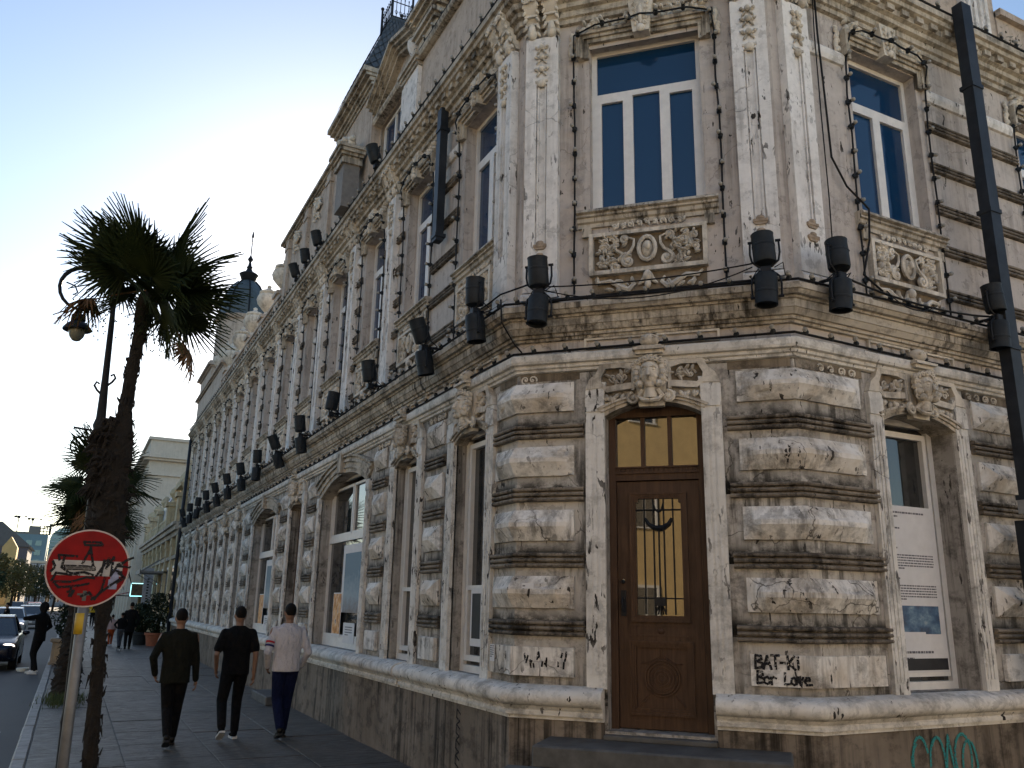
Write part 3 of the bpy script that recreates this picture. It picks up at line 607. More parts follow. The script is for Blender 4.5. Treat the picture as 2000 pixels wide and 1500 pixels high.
for i,(f,u,hw,z0,z1) in enumerate(UO):
    nl = 3 if f == 'C' else 2; key = (hw, nl)
    if key not in wk: wk[key] = (*upperwin(hw,nl), revealmesh(hw,5.95,8.06,.25,False), sillmesh(hw), (apron(hw,5), apronback(hw)), hood(hw,3), hoodorn(hw,8))
    fr, ps, rv, sl, ap, hd, ho = wk[key]
    if f == 'C' : pass
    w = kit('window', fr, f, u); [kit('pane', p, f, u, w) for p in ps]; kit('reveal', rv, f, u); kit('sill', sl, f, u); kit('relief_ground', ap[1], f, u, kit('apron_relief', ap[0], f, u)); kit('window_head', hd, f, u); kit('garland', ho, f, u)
    mb = MB()
HUSK, RUSTC, CONS = huskdrop(), rustcaps(), consolepair()
PW = {}
def pil(f, u, w, cons=True, rust=True):
    if w not in PW: PW[w] = pilaster(w)
    kit('pilaster', PW[w], f, u); kit('husk_drop', HUSK, f, u)
    if rust: kit('pilaster_foot', RUSTC, f, u)
    if cons: kit('console_bracket', CONS, f, u)
pil('C',.245,.38); pil('C',2.52,.36); pil('R',.29,.36); pil('L',.31,.36, True, False)
for k in range(2,NB): pil('L', lc(k)+1.08, .34, True, False)
UB = bprof(.13,.045); UBZ = (7.34,6.80,6.27,5.76,5.22)
ub = {}
def uband(f, u, w):
    if w not in ub:
        mb = MB(); mb.prof([(-.01,7.74),(.03,7.75),(.05,7.80),(.055,7.86),(.03,7.90),(-.01,7.90)], -w/2, w/2); ub[w] = (bandmesh(w,UB), mb.mesh('impost_moulding', Mt['pil']))
    for z in UBZ: kit('grooved_band', ub[w][0], f, u, z=z)
    kit('impost_moulding', ub[w][1], f, u)
for k in range(1,NB): uband('L', lc(k)+1.08, .88)
uband('R', 3.25, 1.70); uband('R', 6.3, 1.7)
mb = MB(); mb.prof([(-.01,7.74),(.03,7.75),(.05,7.80),(.055,7.86),(.03,7.90),(-.01,7.90)], -.28, .28); kit('impost_moulding', mb.mesh('impost_moulding', Mt['pil']), 'R', .80)
# ---- drainpipes
def squarepipe(f, u, z0, z1, w, o0, o1, name='drainpipe'):
    mb = MB(); fbox(mb, f, u-w/2, u+w/2, o0, o1, z0, z1)
    for z in [z0+.05+i*1.6 for i in range(int((z1-z0)/1.6)+1)]: fbox(mb, f, u-w/2-.012, u+w/2+.012, o0-.03, o1+.012, z, z+.05)
    return bpart(name, mb, Mt['pipe'])
squarepipe('R', 2.80, 2.95, 8.95, .17, .31, .44); squarepipe('L', 2.16, 6.55, 8.55, .14, .09, .20)
mb = MB(); fbox(mb, 'R', 2.705, 2.895, .29, .46, 2.86, 3.0); bpart('pipe_patch', mb, plain('zinc', (.35,.36,.37), .4, .6))
squarepipe('R', 2.84, 0.0, 2.8, .16, .20, .38)
mb = MB(); mb.tube([(0,-.16,0),(0,-.16,8.7)], .07, 10); kit('drainpipe', mb.mesh('drainpipe', Mt['pipe'], True), 'L', 30.5)
# ---- attic storey, gable, pavilion, tower roof, dome, urns
def astep(mb, f, u0, u1, oin, prof):                             # stepped moulded cap round three sides: prof [(extra,z0,z1)]
    for ex, z0, z1 in prof: fbox(mb, f, u0-ex, u1+ex, oin, oin*0+ex if False else ex, z0, z1)
mb = MB(); wallgrid(mb, 'L', 0, 3.72, 8.86, 10.38, [], -.04); wallgrid(mb, 'C', 0, WC, 8.86, 10.38, [], -.04); wallgrid(mb, 'R', 0, 4.2, 8.86, 10.38, [], -.04)
bpart('attic_wall', mb, Mt['attic'])
mb = MB(); sweep(mb, [(-.3,10.36),(0,10.36),(.05,10.38),(.07,10.43),(.07,10.47),(-.3,10.50)], [('L',3.72),'A','B',('R',4.2)]); bpart('attic_coping', mb, Mt['cornice'])
mb = MB(); fbox(mb,'L',3.68,4.36,-.5,.03,8.86,10.30); bpart('attic_pier', mb, Mt['pil'])
mb = MB()
for ex,z0,z1 in ((.03,10.30,10.36),(.06,10.36,10.42),(.09,10.42,10.50)): fbox(mb,'L',3.68-ex,4.36+ex,-.5,.03+ex,z0,z1)
bpart('pier_capital', mb, Mt['cornice'])
mb = MB()                                                        # entablature block beyond the attic wall
for ex,z0,z1 in ((.0,10.50,10.72),(.05,10.72,10.79),(.10,10.79,10.86),(.0,10.86,10.98),(.07,10.98,11.04),(.14,11.04,11.11),(.2,11.11,11.18)): fbox(mb,'L',3.0-ex,3.72+ex,-.7,.02+ex,z0,z1)
bpart('entablature_block', mb, Mt['cornice'])
def urnmesh(s=1.0, mat='orn'):
    mb = MB(); mb.lathe([(r*s,z*s) for r,z in ((.02,0),(.20,0),(.20,.05),(.10,.09),(.07,.16),(.14,.24),(.26,.40),(.30,.55),(.27,.66),(.20,.70),(.24,.74),(.24,.79),(.12,.84),(.05,.90),(.06,.97),(.0,1.02))], n=20, rib=lambda j,n: 1+.06*(j%2))
    return mb.mesh('urn', Mt[mat], 40)
URN = urnmesh()
mb = MB(); mb.lathe([(.02,0),(.12,0),(.10,.08),(.12,.14),(.30,.36),(.37,.52),(.38,.60),(.34,.64),(.30,.60)], n=22, rib=lambda j,n: 1+.03*(j%2)); BOWL = mb.mesh('urn', Mt['pil'], 40)
put('urn', BOWL, BLD, pt('L',4.02,10.50,-.12), scale=(.6,.6,.75)); put('urn', URN, BLD, pt('L',3.35,11.18,-.2))
# gable over the attic window
mb = MB(); wallgrid(mb, 'L', 4.36, 6.06, 8.86, 10.62, [(4.72,5.98,9.28,10.46)], -.12); bpart('attic_wall', mb, Mt['attic'])
mb = MB(); G_ = [(4.2,10.55),(6.06,10.55),(6.06,10.86),(4.85,11.40),(4.2,11.12)]
mb.add([pt('L',u_,z_,o_)-BO for o_ in (-.12,-.6) for u_,z_ in G_], [(0,1,2,3,4),(9,8,7,6,5)]+[(i,i+5,(i+1)%5+5,(i+1)%5) for i in range(5)]); bpart('gable', mb, Mt['attic'])
mb = MB()
for o1,d0,d1 in ((.0,0,.07),(.06,.07,.12),(.13,.12,.18),(.19,.18,.25)):
    for (u0,z0),(u1,z1) in (((3.72,11.0),(4.85,11.36)),((4.85,11.36),(6.06,10.76))):
        P = [(u0,z0+d0-.12),(u1,z1+d0-.12),(u1,z1+d1-.12),(u0,z0+d1-.12)]
        mb.add([pt('L',a,b,o_)-BO for o_ in (-.6,o1) for a,b in P], [(0,1,2,3),(7,6,5,4)]+[(i,i+4,(i+1)%4+4,(i+1)%4) for i in range(4)])
bpart('raking_cornice', mb, Mt['cornice'])
mb = MB(); mb.prof([(-.13,10.48),(.02,10.49),(.05,10.53),(.05,10.58),(-.13,10.6)], -.72, .72); kit('window_head', mb.mesh('window_head', Mt['cornice']), 'L', 5.35)
fr = framewin('window', bars(-.63,.63,9.28,10.46,.06)+[(-.03,.03,9.3,10.4),(-.57,.57,9.72,9.78)], .05, -.24, .06, Mt['pvc'])
w = kit('window', fr, 'L', 5.35)
for a,b,c,d in ((-.57,-.03,9.34,9.72),(.03,.57,9.34,9.72),(-.57,-.03,9.78,10.4),(.03,.57,9.78,10.4)): kit('pane', panemesh(a,b,c,d,-.21).mesh('pane', Mt['glass']), 'L', 5.35, w)
mb = MB(); fbox(mb,'L',4.36,4.72,-.12,-.06,8.9,10.46); bpart('attic_pilaster', mb, Mt['pil'])
# pavilion with tower roof
mb = MB(); fbox(mb,'L',6.06,8.45,-1.4,.05,8.86,11.30); bpart('pavilion', mb, Mt['attic'])
mb = MB()
for ex,z0,z1 in ((.03,11.30,11.36),(.07,11.36,11.42),(.12,11.42,11.50),(.20,11.50,11.56),(.26,11.56,11.66)): fbox(mb,'L',6.06-ex*.4,8.45+ex*.4,-1.4-ex*.3,.05+ex,z0,z1)
bpart('pavilion_cornice', mb, Mt['cornice'])
def slateface(mb, P00, P10, P11, P01, rows, cols):               # bilinear face covered with diamond slates
    n = (P10-P00).cross(P01-P00).normalized()
    def at(s,t): return (P00*(1-s)+P10*s)*(1-t)+(P01*(1-s)+P11*s)*t
    for r in range(rows):
        for c in range(cols+1):
            s = (c+(.5 if r%2 else 0))/cols; t0 = r/rows; t1 = min(1,(r+1.75)/rows)
            if s > 1.001: continue
            hs = .5/cols; A_, B_, C_, D_ = at(s,max(0,t0-.2/rows)), at(min(1,s+hs),(t0+t1)/2), at(s,t1), at(max(0,s-hs),(t0+t1)/2)
            mb.add([A_+n*.035, B_+n*.018, C_+n*.006, D_+n*.018], [(0,1,2,3)])
mb = MB(); zb, zt = 11.66, 13.36; b_ = [pt('L',u_,zb,o_)-BO for u_,o_ in ((6.0,.30),(7.9,.30),(7.9,-1.4),(6.0,-1.4))]; t_ = [pt('L',u_,zt,o_)-BO for u_,o_ in ((6.5,-.33),(7.2,-.33),(7.2,-.76),(6.5,-.76))]
mb.add(b_+t_, [(0,1,5,4),(1,2,6,5),(2,3,7,6),(3,0,4,7),(4,5,6,7)]); TR = bpart('tower_roof', mb, Mt['slate'])
mb = MB(); slateface(mb, b_[1],b_[0],t_[0],t_[1],13,9); slateface(mb, b_[0],b_[3],t_[3],t_[0],13,9)
o = put('roof_slates', mb.mesh('roof_slates', Mt['slate'], False, False), TR, BO); o['kind'] = 'stuff'
mb = MB()                                                        # wrought-iron cresting
for i in range(4):
    p, q = t_[i], t_[(i+1)%4]; d = q-p; L_ = d.length; d = d.normalized(); n_ = max(3,int(L_/.085))
    mb.tube([p+Vector((0,0,.01)), q+Vector((0,0,.01))], .014, 5); mb.tube([p+Vector((0,0,.36)), q+Vector((0,0,.36))], .011, 5)
    mb.tube([p, p+Vector((0,0,.62))], .024, 6); mb.ell(p+Vector((0,0,.66)), .04, 8, 6)
    for j in range(1,n_):
        c_ = p+d*(L_*j/n_); mb.tube([c_, c_+Vector((0,0,.44))], .008, 4); mb.ell(c_+Vector((0,0,.46)), (.014,.014,.03), 6, 5)
        for s in (-1,1): mb.tube([c_+Vector((0,0,.06))]+[c_+d*(s*.03*math.sin(a))+Vector((0,0,.10+.03*(1-math.cos(a)))) for a in (.6,1.4,2.2,3.0,4.0,5.0)], .006, 4)
put('roof_cresting', mb.mesh('roof_cresting', Mt['iron']), TR, BO)
# pedestal standing on the eaves before the pavilion
mb = MB(); fbox(mb,'L',6.3,6.75,.16,.46,8.86,9.72); bpart('chimney_pedestal', mb, plain('grey_render', (.20,.19,.18), .85))
mb = MB()
for ex,z0,z1 in ((.05,9.72,9.82),(.02,9.82,9.88),(.07,9.88,9.93),(.12,9.93,10.0),(.15,10.0,10.06)): fbox(mb,'L',6.3-ex,6.75+ex,.13-ex*.3,.46+ex,z0,z1)
bpart('pedestal_cap', mb, Mt['cornice'])
mb = MB(); rr = random.Random(3)
for i in range(22): mb.ell(pt('L',6.35+rr.random()*.5,10.1+rr.random()*.28,.2+rr.random()*.25)-BO, (.06+.05*rr.random(),)*3, 7, 5)
bpart('broken_ornament', mb, Mt['orn'], True)
# long attic wall, parapet, far pavilion
mb = MB(); fbox(mb,'L',8.45,13.4,-.5,.04,8.86,10.86); bpart('attic_wall', mb, Mt['attic'])
mb = MB()
for ex,z0,z1 in ((.03,10.86,10.90),(.08,10.90,10.95),(.14,10.95,11.02)): fbox(mb,'L',8.45,13.4+ex,-.5,.04+ex,z0,z1)
bpart('attic_coping', mb, Mt['cornice'])
am = MB(); rr = random.Random(12)
for i in range(30): am.leaf((rr.random()-.5)*.5,.05,10.2+rr.random()*.6,rr.random()*6.28,.12,.07,.04)
for s in (-1,1): am.scroll(s*.14,10.5,.12,0,1.6,.06,.03,s)
am = am.mesh('relief_scrolls', Mt['orn'], 50)
pm = MB(); pm.k(-.17,.17,-.01,.08,8.88,10.86); pm.k(-.2,.2,-.01,.10,10.6,10.7); pm = pm.mesh('attic_pilaster', Mt['attic'])
for u_ in (8.9,10.9,12.9): kit('attic_pilaster', pm, 'L', u_, o=.04)
for u_ in (9.9,11.9): kit('relief_scrolls', am, 'L', u_, o=.04)
mb = MB(); fbox(mb,'L',13.4,23.4,-.4,.0,8.86,9.50)
for ex,z0,z1 in ((.04,9.50,9.55),(.09,9.55,9.62)): fbox(mb,'L',13.4,23.4,-.4,ex,z0,z1)
bpart('parapet', mb, Mt['attic'])
pm = MB(); pm.k(-.26,.26,-.4,.07,8.88,9.75); pm.k(-.31,.31,-.42,.12,9.75,9.84); pm = pm.mesh('parapet_pedestal', Mt['attic'])
for i in range(5): u_ = 14.1+2.16*i; kit('parapet_pedestal', pm, 'L', u_); put('urn', URN, BLD, pt('L',u_,9.84,-.1), scale=(1.05,1.05,1.0))
mb = MB(); G_ = [(-.9,9.6),(.9,9.6),(.9,10.3),(0,10.9),(-.9,10.3)]; mb.prism(G_, -.6, -.25)
for a,b in (((-1.05,10.25),(0,10.98)),((0,10.98),(1.05,10.25))): mb.prism([a,b,(b[0],b[1]+.12),(a[0],a[1]+.12)], -.62, -.08)
kit('gable', mb.mesh('gable', Mt['attic']), 'L', 13.5)
mb = MB(); mb.lathe([(.02,0),(.10,0),(.07,.1),(.09,.2),(.05,.3),(.07,.34),(.20,.40),(.22,.50),(.16,.58),(.0,.62)], n=14); put('finial', mb.mesh('finial', Mt['orn'], 40), BLD, pt('L',13.5,11.0,-.3))
mb = MB(); fbox(mb,'L',23.4,30.6,-1.6,.05,8.86,10.2); fbox(mb,'L',26.4,29.6,-1.6,.12,10.2,10.85)
for ex,z0,z1 in ((.04,10.2,10.26),(.12,10.26,10.34)): fbox(mb,'L',23.4-ex,30.6+ex,-1.6,.05+ex,z0,z1)
for ex,z0,z1 in ((.06,10.85,10.92),(.16,10.92,11.02),(.1,11.02,11.1)): fbox(mb,'L',26.4-ex,29.6+ex,-1.6,.12+ex,z0,z1)
bpart('pavilion', mb, Mt['attic'])
for u_ in (24.2,25.4): put('urn', URN, BLD, pt('L',u_,10.34,-.1))
# dome
DC = pt('L',27.0,0,-1.0)
mb = MB(); mb.lathe([(1.05,10.2),(1.05,12.9),(1.15,12.95),(1.2,13.1),(1.08,13.15)], n=16); D = put('dome_drum', mb.mesh('dome_drum', Mt['attic'], 30), BLD, DC)
t = NT('dome_slate'); vo = t.N('ShaderNodeTexVoronoi', i_Scale=7.0); t.L(t.pos((1,1,.8)), vo.inputs['Vector']); t.bump(vo.outputs['Distance'], .9, .03); Mt['domeslate'] = t.fin(t.mix(t.noise(t.pos(),4,3), (.035,.05,.06), (.085,.11,.12)), .5)
mb = MB(); mb.lathe([(1.04,13.12),(1.0,13.3),(.97,13.6),(.90,13.95),(.78,14.3),(.60,14.62),(.36,14.85),(.2,14.93)], n=24); put('dome', mb.mesh('dome', Mt['domeslate'], 40), BLD, DC)
mb = MB()
for j in range(8):
    a = j*math.pi/4; mb.tube([(r*math.cos(a),r*math.sin(a),z) for r,z in ((1.06,13.12),(1.02,13.3),(.99,13.6),(.92,13.95),(.80,14.3),(.62,14.62),(.38,14.86))], .035, 5)
put('dome_ribs', mb.mesh('dome_ribs', Mt['iron']), BLD, DC)
mb = MB(); mb.lathe([(.22,14.9),(.30,14.98),(.36,15.15),(.40,15.22),(.28,15.30),(.16,15.36),(.10,15.5),(.13,15.56),(.08,15.62),(.05,15.8),(.12,15.92),(.05,16.05),(.025,16.1),(.022,16.9),(.05,16.95),(.05,17.02),(.02,17.2)], n=14); put('dome_finial', mb.mesh('dome_finial', Mt['iron'], 40), BLD, DC)
# right-hand attic: lower parapet and fluted strip
mb = MB(); fbox(mb,'R',4.2,RLEN,-.4,-.02,8.86,9.70); fbox(mb,'R',4.2,RLEN,-.42,.05,9.62,9.72); bpart('parapet', mb, Mt['attic'])
mb = MB(); fbox(mb,'R',3.42,3.92,-.05,.05,8.86,10.36)
for i in range(4): fbox(mb,'R',3.46+.12*i,3.52+.12*i,.05,.08,8.9,10.3)
bpart('attic_pilaster', mb, Mt['pil'])

rr = random.Random(31)
for u_, nm, lab in ((4.15,'a','tuft of weeds sprouting on the eaves at the top right corner'),(4.75,'b','second tuft of weeds on the eaves at the right picture edge')):
    T2 = thing('weed_tuft', lab, 'plant', pt('R',u_,8.88,.12)); mb = MB()
    for i in range(260):
        p = Vector((rr.gauss(0,.13),rr.gauss(0,.06),abs(rr.gauss(0,.14)))); v_ = Vector((rr.gauss(0,1),rr.gauss(0,1),rr.gauss(0,1))).normalized(); w_ = v_.orthogonal().normalized(); q = .035
        mb.add([p-v_*q, p+w_*q*.4, p+v_*q, p-w_*q*.4], [(0,1,2,3)])
    put('foliage', mb.mesh('foliage', plain('weed_'+nm, (.10,.115,.06), .8, var=.5), False, False), T2, pt('R',u_,8.88,.12))
# ---------------------------------------------------------------- ground, road, pavement
t = NT('asphalt'); n = t.noise(t.pos(), 30, 8, .7); n2 = t.noise(t.pos(), .6, 4); t.bump(n, .4, .01)
Mt['asphalt'] = t.fin(t.mix(n2, (.028,.028,.03), (.05,.049,.05)), .75)
mb = MB(); mb.add([(-1500,-1500,-.14),(1500,-1500,-.14),(1500,1500,-.14),(-1500,1500,-.14)], [(0,1,2,3)])
tag(put('ground', mb.mesh('ground', Mt['asphalt'])), None, None, kind='structure')
t = NT('paving'); n = t.noise(t.pos((1,2.6,1)), 5, 8, .7, .4); n2 = t.noise(t.pos(), 1.1, 5, .6); n3 = t.noise(t.pos((1.0,4.5,1)), 3.2, 6, .65, 1.2)
h = t.math('ADD', n, t.math('MULTIPLY', t.ramp(n3, [(.40,0),(.46,1)]), 1.2)); t.bump(h, .9, .02)
c = t.mix(t.ramp(n2, [(.35,0),(.65,1)]), (.066,.061,.055), (.105,.098,.088)); c = t.mix(t.ramp(n3, [(.36,.75),(.42,0)]), c, (.03,.03,.03))
c = t.mix(t.ramp(t.noise(t.pos(), .55, 7, .7, .2), [(.48,0),(.60,.7)]), c, (.045,.043,.04)); c = t.mix(t.ramp(t.noise(t.pos(), 9, 5, .7), [(.66,0),(.70,.8)]), c, (.03,.03,.028))
Mt['paving'] = t.fin(c, t.ramp(n, [(.3,.36),(.7,.66)]), 0)
Mt['kerb'] = plain('kerb_stone', (.22,.215,.205), .6, var=.4, nscale=6, bump=.4)
mb = MB(); mb.box(-.22,60,-3.0,160,-.3,-.012); PAV = tag(put('pavement', mb.mesh('pavement', Mt['asphalt'])), None, None, kind='structure')
KX = -.37; kw = .15
fm = []
for i in range(4):
    mb = MB(); mb.bbox(.004,.996,.006,1.194,-.03,0,.006); fm.append(mb.mesh('flagstone', Mt['paving']))
rr = random.Random(5)
for j in range(44):
    for i in range(4):
        if j > 38 and i > 3: continue
        put('flagstone', fm[0], PAV, (-.21+1.02*i, 5.2+1.2*j+(.35 if i%2 else 0), rr.uniform(-.005,.004)), scale=(1.02,1,1))
mb = MB(); mb.box(-.21,60,-3,5.15,-.03,0); mb.box(3.9,60,5.15,5.6,-.03,0); mb.box(-.21,3.87,58.0,160,-.03,0); mb.box(3.87,30,38.5,160,-.03,-.002); put('paving_field', mb.mesh('paving_field', Mt['paving']), PAV)
mb = MB(); mb.bbox(KX,-.215,.005,.995,-.3,.012,.018); km = mb.mesh('kerb_stone', Mt['kerb'])
for j in range(62): put('kerb_stone', km, PAV, (rr.uniform(-.006,.006), 4+j, rr.uniform(-.006,.004)))
mb = MB(); mb.box(KX,-.215,66,160,-.3,.01); put('kerb', mb.mesh('kerb', Mt['kerb']), PAV)
mb = MB(); mb.add([(-.78,2,-.135),(-.68,2,-.135),(-.68,15.6,-.135),(-.78,15.6,-.135)], [(0,1,2,3)]); tag(put('edge_line', mb.mesh('edge_line', plain('road_paint', (.55,.55,.52), .7, var=.5)), PAV), None, None)
# ---------------------------------------------------------------- floodlights on the ledge
def canmesh(r, h):
    mb = MB(); mb.lathe([(.02,0),(r*.93,0),(r,.02),(r,h*.55),(r*1.03,h*.56),(r*1.03,h*.62),(r,h*.63),(r*.98,h-.02),(r*1.02,h),(r*.88,h),(r*.86,h-.05),(.01,h-.05)], n=20); return mb.mesh('lamp_can', Mt['can'], 40)
CAN = canmesh(.105,.30)
mb = MB()
for s in (-1,1): mb.tube([(s*.13,0,.22),(s*.135,0,.10),(s*.12,0,.02),(s*.06,0,-.035),(0,0,-.045)], .011, 6); mb.tube([(s*.10,0,.22),(s*.15,0,.22)], .014, 6)
YOKE = mb.mesh('yoke', Mt['iron'])
mb = MB(); mb.tube([(0,.02,0),(0,.30,.02)], .018, 6); mb.bbox(-.05,.05,-.04,.05,-.05,.03,.008)
for i in range(6): mb.tube([(R.uniform(-.08,.08),.0,.02),(R.uniform(-.16,.16),R.uniform(-.05,.1),R.uniform(-.1,.08)),(R.uniform(-.2,.2),.12,-.02)], .006, 4)
BRK = mb.mesh('bracket', Mt['iron'])
LENS = MB(); LENS.lathe([(.001,0),(.088,0),(.088,.006),(.001,.006)], n=16); LENS = LENS.mesh('lens', plain('lens_glass', (.05,.055,.06), .08))
FLG = 'twin floodlights standing along the first-floor ledge'
def flood(label, f, u, z=4.95, o=.38, up=True, down=True, tilt=0.0, group=FLG):
    loc = pt(f,u,z,o); T_ = thing('floodlight', label, 'floodlight', loc, RZ[f], group)
    put('bracket', BRK, T_, loc, RZ[f])
    def one(dz, rx):
        p = loc+Vector((0,0,dz)); y = put('yoke', YOKE, T_, p, RZ[f]); y.rotation_euler = (rx, 0, 0)
        c = put('lamp_can', CAN, T_, p, RZ[f]); c.rotation_euler = (rx+tilt+R.uniform(-.12,.12), R.uniform(-.06,.06), 0)
        l = put('lens', LENS, c, p, RZ[f]); l.location = (0,0,.252); l.rotation_euler = (0,0,0)
    if up: one(.07, 0.0)
    if down: one(-.05, math.pi)
    return T_
flood('black twin floodlight on the ledge to the left above the wooden door', 'C', .32)
flood('black twin floodlight on the ledge to the right above the door', 'C', 2.54)
flood('black twin floodlight just round the corner left of the right relief panel', 'R', .30)
flood('black twin floodlight clamped beside the dark drainpipe on the right', 'R', 2.66)
flood('black twin floodlight on the left ledge nearest the corner', 'L', .34, tilt=.12)
ords = ['second','third','fourth','fifth','sixth','seventh','eighth','ninth','tenth','eleventh','twelfth','thirteenth','fourteenth','fifteenth']
for i in range(1,NB):
    u = lc(i)+1.08-.34
    flood('black floodlight on the left ledge, %s from the corner' % ords[i-1], 'L', u, down=i not in (2,3), tilt=R.uniform(-.15,.45))
for u, lab, z in ((4.75,'black floodlight on the eaves below the attic window',8.93),(8.55,'black floodlight on the eaves, first beyond the attic pavilion',8.93),(9.6,'black floodlight on the eaves, second beyond the attic pavilion',8.93),(10.5,'black floodlight on the eaves, third beyond the attic pavilion',8.93)):
    flood(lab, 'L', u, z=z, o=.30, down=False, tilt=.25, group='floodlights on the eaves')
# ---------------------------------------------------------------- strings of lamps
mb = MB(); mb.tube([(0,0,0),(0,-.045,0)], [.022,.018], 6); mb.lathe([(.01,-.03),(.026,-.025),(.026,.025),(.01,.03)], n=6); HOLD = mb.mesh('lamp_holder', Mt['can'])
mb = MB(); mb.ell((0,-.062,0), (.024,.028,.024), 7, 5); GLOBE = mb.mesh('globe', Mt['bulb'], True)
def jit(p, s): return [(x+R.uniform(-s,s), o_+R.uniform(0,s*.5), z+R.uniform(-s,s)) for x,o_,z in p]
def string(label, f, u, path, sp=.30, single=True, group='lamp strings round the upper windows', rcable=.011, out=True):
    # path: (x,o,z) in the facade kit frame
    loc = pt(f,u,0,0); T_ = thing('light_string', label, 'light string', loc, RZ[f], group)
    P = [Vector((x,-o_,z)) for x,o_,z in path]; mb = MB(); mb.tube(P, rcable, 5); put('cable', mb.mesh('cable', Mt['cable']), T_, loc, RZ[f])
    spots = []; acc = sp*.5
    for a, b in zip(P, P[1:]):
        L_ = (b-a).length
        while acc < L_: spots.append(a+(b-a)*(acc/L_)); acc += sp
        acc -= L_
    if single:
        for s in spots:
            w = loc+Matrix.Rotation(RZ[f],3,'Z') @ s; h = put('lamp_holder', HOLD, T_, w, RZ[f]); h.rotation_euler = (R.uniform(-.5,.5), 0, R.uniform(-.5,.5)); g = put('globe', GLOBE, h, w, RZ[f]); g.location = (0,0,0); g.rotation_euler = (0,0,0)
    else:
        mb = MB(); mb.m = []
        for s in spots:
            mb.cm = 0; mb.ell(s+Vector((0,-.015,0)), (.028,.03,.028), 6, 4); mb.cm = 1; mb.ell(s+Vector((R.uniform(-.02,.02),-.058,R.uniform(-.01,.02))), .024, 6, 4)
        o = put('lamp_holders', mb.mesh('lamp_holders', [Mt['can'], Mt['bulb']]), T_, loc, RZ[f]); o['kind'] = 'stuff'
    return T_
def around(hw, zl=4.98, zr=4.98, x=.10):
    P = [(-hw-x,.03,zl+.05)]+[(-hw-x+R.uniform(-.012,.012),.035,zl+(7.85-zl)*i/6) for i in range(1,6)]+[(-hw-x,.06,7.9),(-hw-x+.02,.13,8.12),(-hw+.1,.15,8.20),(-.15,.16,8.20),(.0,.17,8.22),(.15,.16,8.20),(hw-.1,.15,8.20),(hw+x-.02,.13,8.12),(hw+x,.06,7.9)]
    return P+[(hw+x+R.uniform(-.012,.012),.035,zr+(7.85-zr)*i/6) for i in range(5,0,-1)]+[(hw+x,.03,zr+.05)]
string('black lamp string framing the blue window above the door', 'C', 1.385, around(.61,x=.17))
string('black lamp string framing the upper window right of the corner', 'R', 1.74, around(.56,x=.10))
string('black lamp string framing the upper window cut by the right picture edge', 'R', 4.76, around(.56,x=.12))
for k in range(1,NB+1):
    string('black lamp string framing the %s upper window along the left facade' % (['first']+ords)[k-1], 'L', lc(k), around(.50, x=.12), .31, single=k <= 3)
def worldstring(label, nodes, o_, z, sp, single=False):
    pts = []
    for a, b in zip(nodes, nodes[1:]):
        pa, pb = Vector((*node(a,o_),z)), Vector((*node(b,o_),z)); n_ = max(1,int((pb-pa).length/1.2))
        for i in range(n_): pts.append(pa+(pb-pa)*(i/n_)+Vector((0,0,R.uniform(-.012,.012))))
    pts.append(Vector((*node(nodes[-1],o_),z)))
    T_ = thing('light_string', label, 'light string', BO, 0, 'lamp strings along the cornices'); mb = MB(); mb.tube([p-BO for p in pts], .014, 5); put('cable', mb.mesh('cable', Mt['cable']), T_, BO)
    mb = MB(); acc = 0
    for a, b in zip(pts, pts[1:]):
        L_ = (b-a).length
        while acc < L_:
            s = a+(b-a)*(acc/L_)-BO; mb.cm = 0; mb.ell(s+Vector((0,0,.02)), (.03,.03,.034), 6, 4); mb.cm = 1; mb.ell(s+Vector((-.03,-.02,.045+R.uniform(-.01,.02))), .027, 6, 4); acc += sp
        acc -= L_
    o = put('lamp_holders', mb.mesh('lamp_holders', [Mt['can'], Mt['bulb']]), T_, BO); o['kind'] = 'stuff'
worldstring('lamp string lying on the ledge of the first-floor cornice', [('L',30),'A','B',('R',8)], .235, 4.90, .27)
worldstring('lamp string lying on the white string course under the cornice', [('L',30),'A','B',('R',8)], .085, 4.405, .34)
worldstring('lamp string running along the edge of the eaves', [('L',30),'A','B',('R',8)], .29, 8.86, .30)
worldstring('lamp string on the coping of the plain attic wall', [('L',3.7),'A'], .05, 10.515, .35)
# loose cables
def cable(label, pts, r, g='loose cables on the corner'):
    mb = MB(); P = [Vector(p) for p in pts]; b0 = P[0]; mb.tube([p-b0 for p in P], r, 5); tag(put('cable', mb.mesh('cable', Mt['cable'], True), None, b0), label, 'cable', g)
def sag(f, u0, z0, u1, z1, s, o_=.36, n=14): return [pt(f,u0+(u1-u0)*i/n, z0+(z1-z0)*i/n-s*4*(i/n)*(1-i/n), o_) for i in range(n+1)]
cable('slack black cable sagging between the two floodlights above the door', sag('C',.30,5.0,2.42,5.0,.20), .007)
cable('taut cable stretched between the floodlights above the door', sag('C',.30,5.03,2.42,5.05,.05,.33), .008)
cable('thick conduit lying on the ledge above the door', sag('C',.42,4.92,2.40,4.925,.0,.20), .018)
cable('cable looping from the right corner floodlight along the ledge', sag('R',.42,5.0,2.9,5.02,.10,.30), .012)
cable('thin cable hanging in a loop under the right relief panel', sag('R',1.0,4.95,1.75,4.93,.12,.33), .006)
cable('cable dropping down the wall right of the corner pilasters', [pt('R',.62,8.85,.10),pt('R',.66,8.0,.06),pt('R',.70,7.2,.05),pt('R',.72,6.5,.05),pt('R',.90,6.2,.06),pt('R',1.12,5.96,.13),pt('R',1.08,5.6,.13),pt('R',.98,5.2,.10),pt('R',1.05,4.98,.25)], .012)
cable('second thin cable dropping beside the corner pilasters', [pt('R',.58,8.85,.12),pt('R',.60,8.0,.07),pt('R',.62,7.0,.05),pt('R',.63,6.0,.05),pt('R',.60,5.1,.06)], .007)
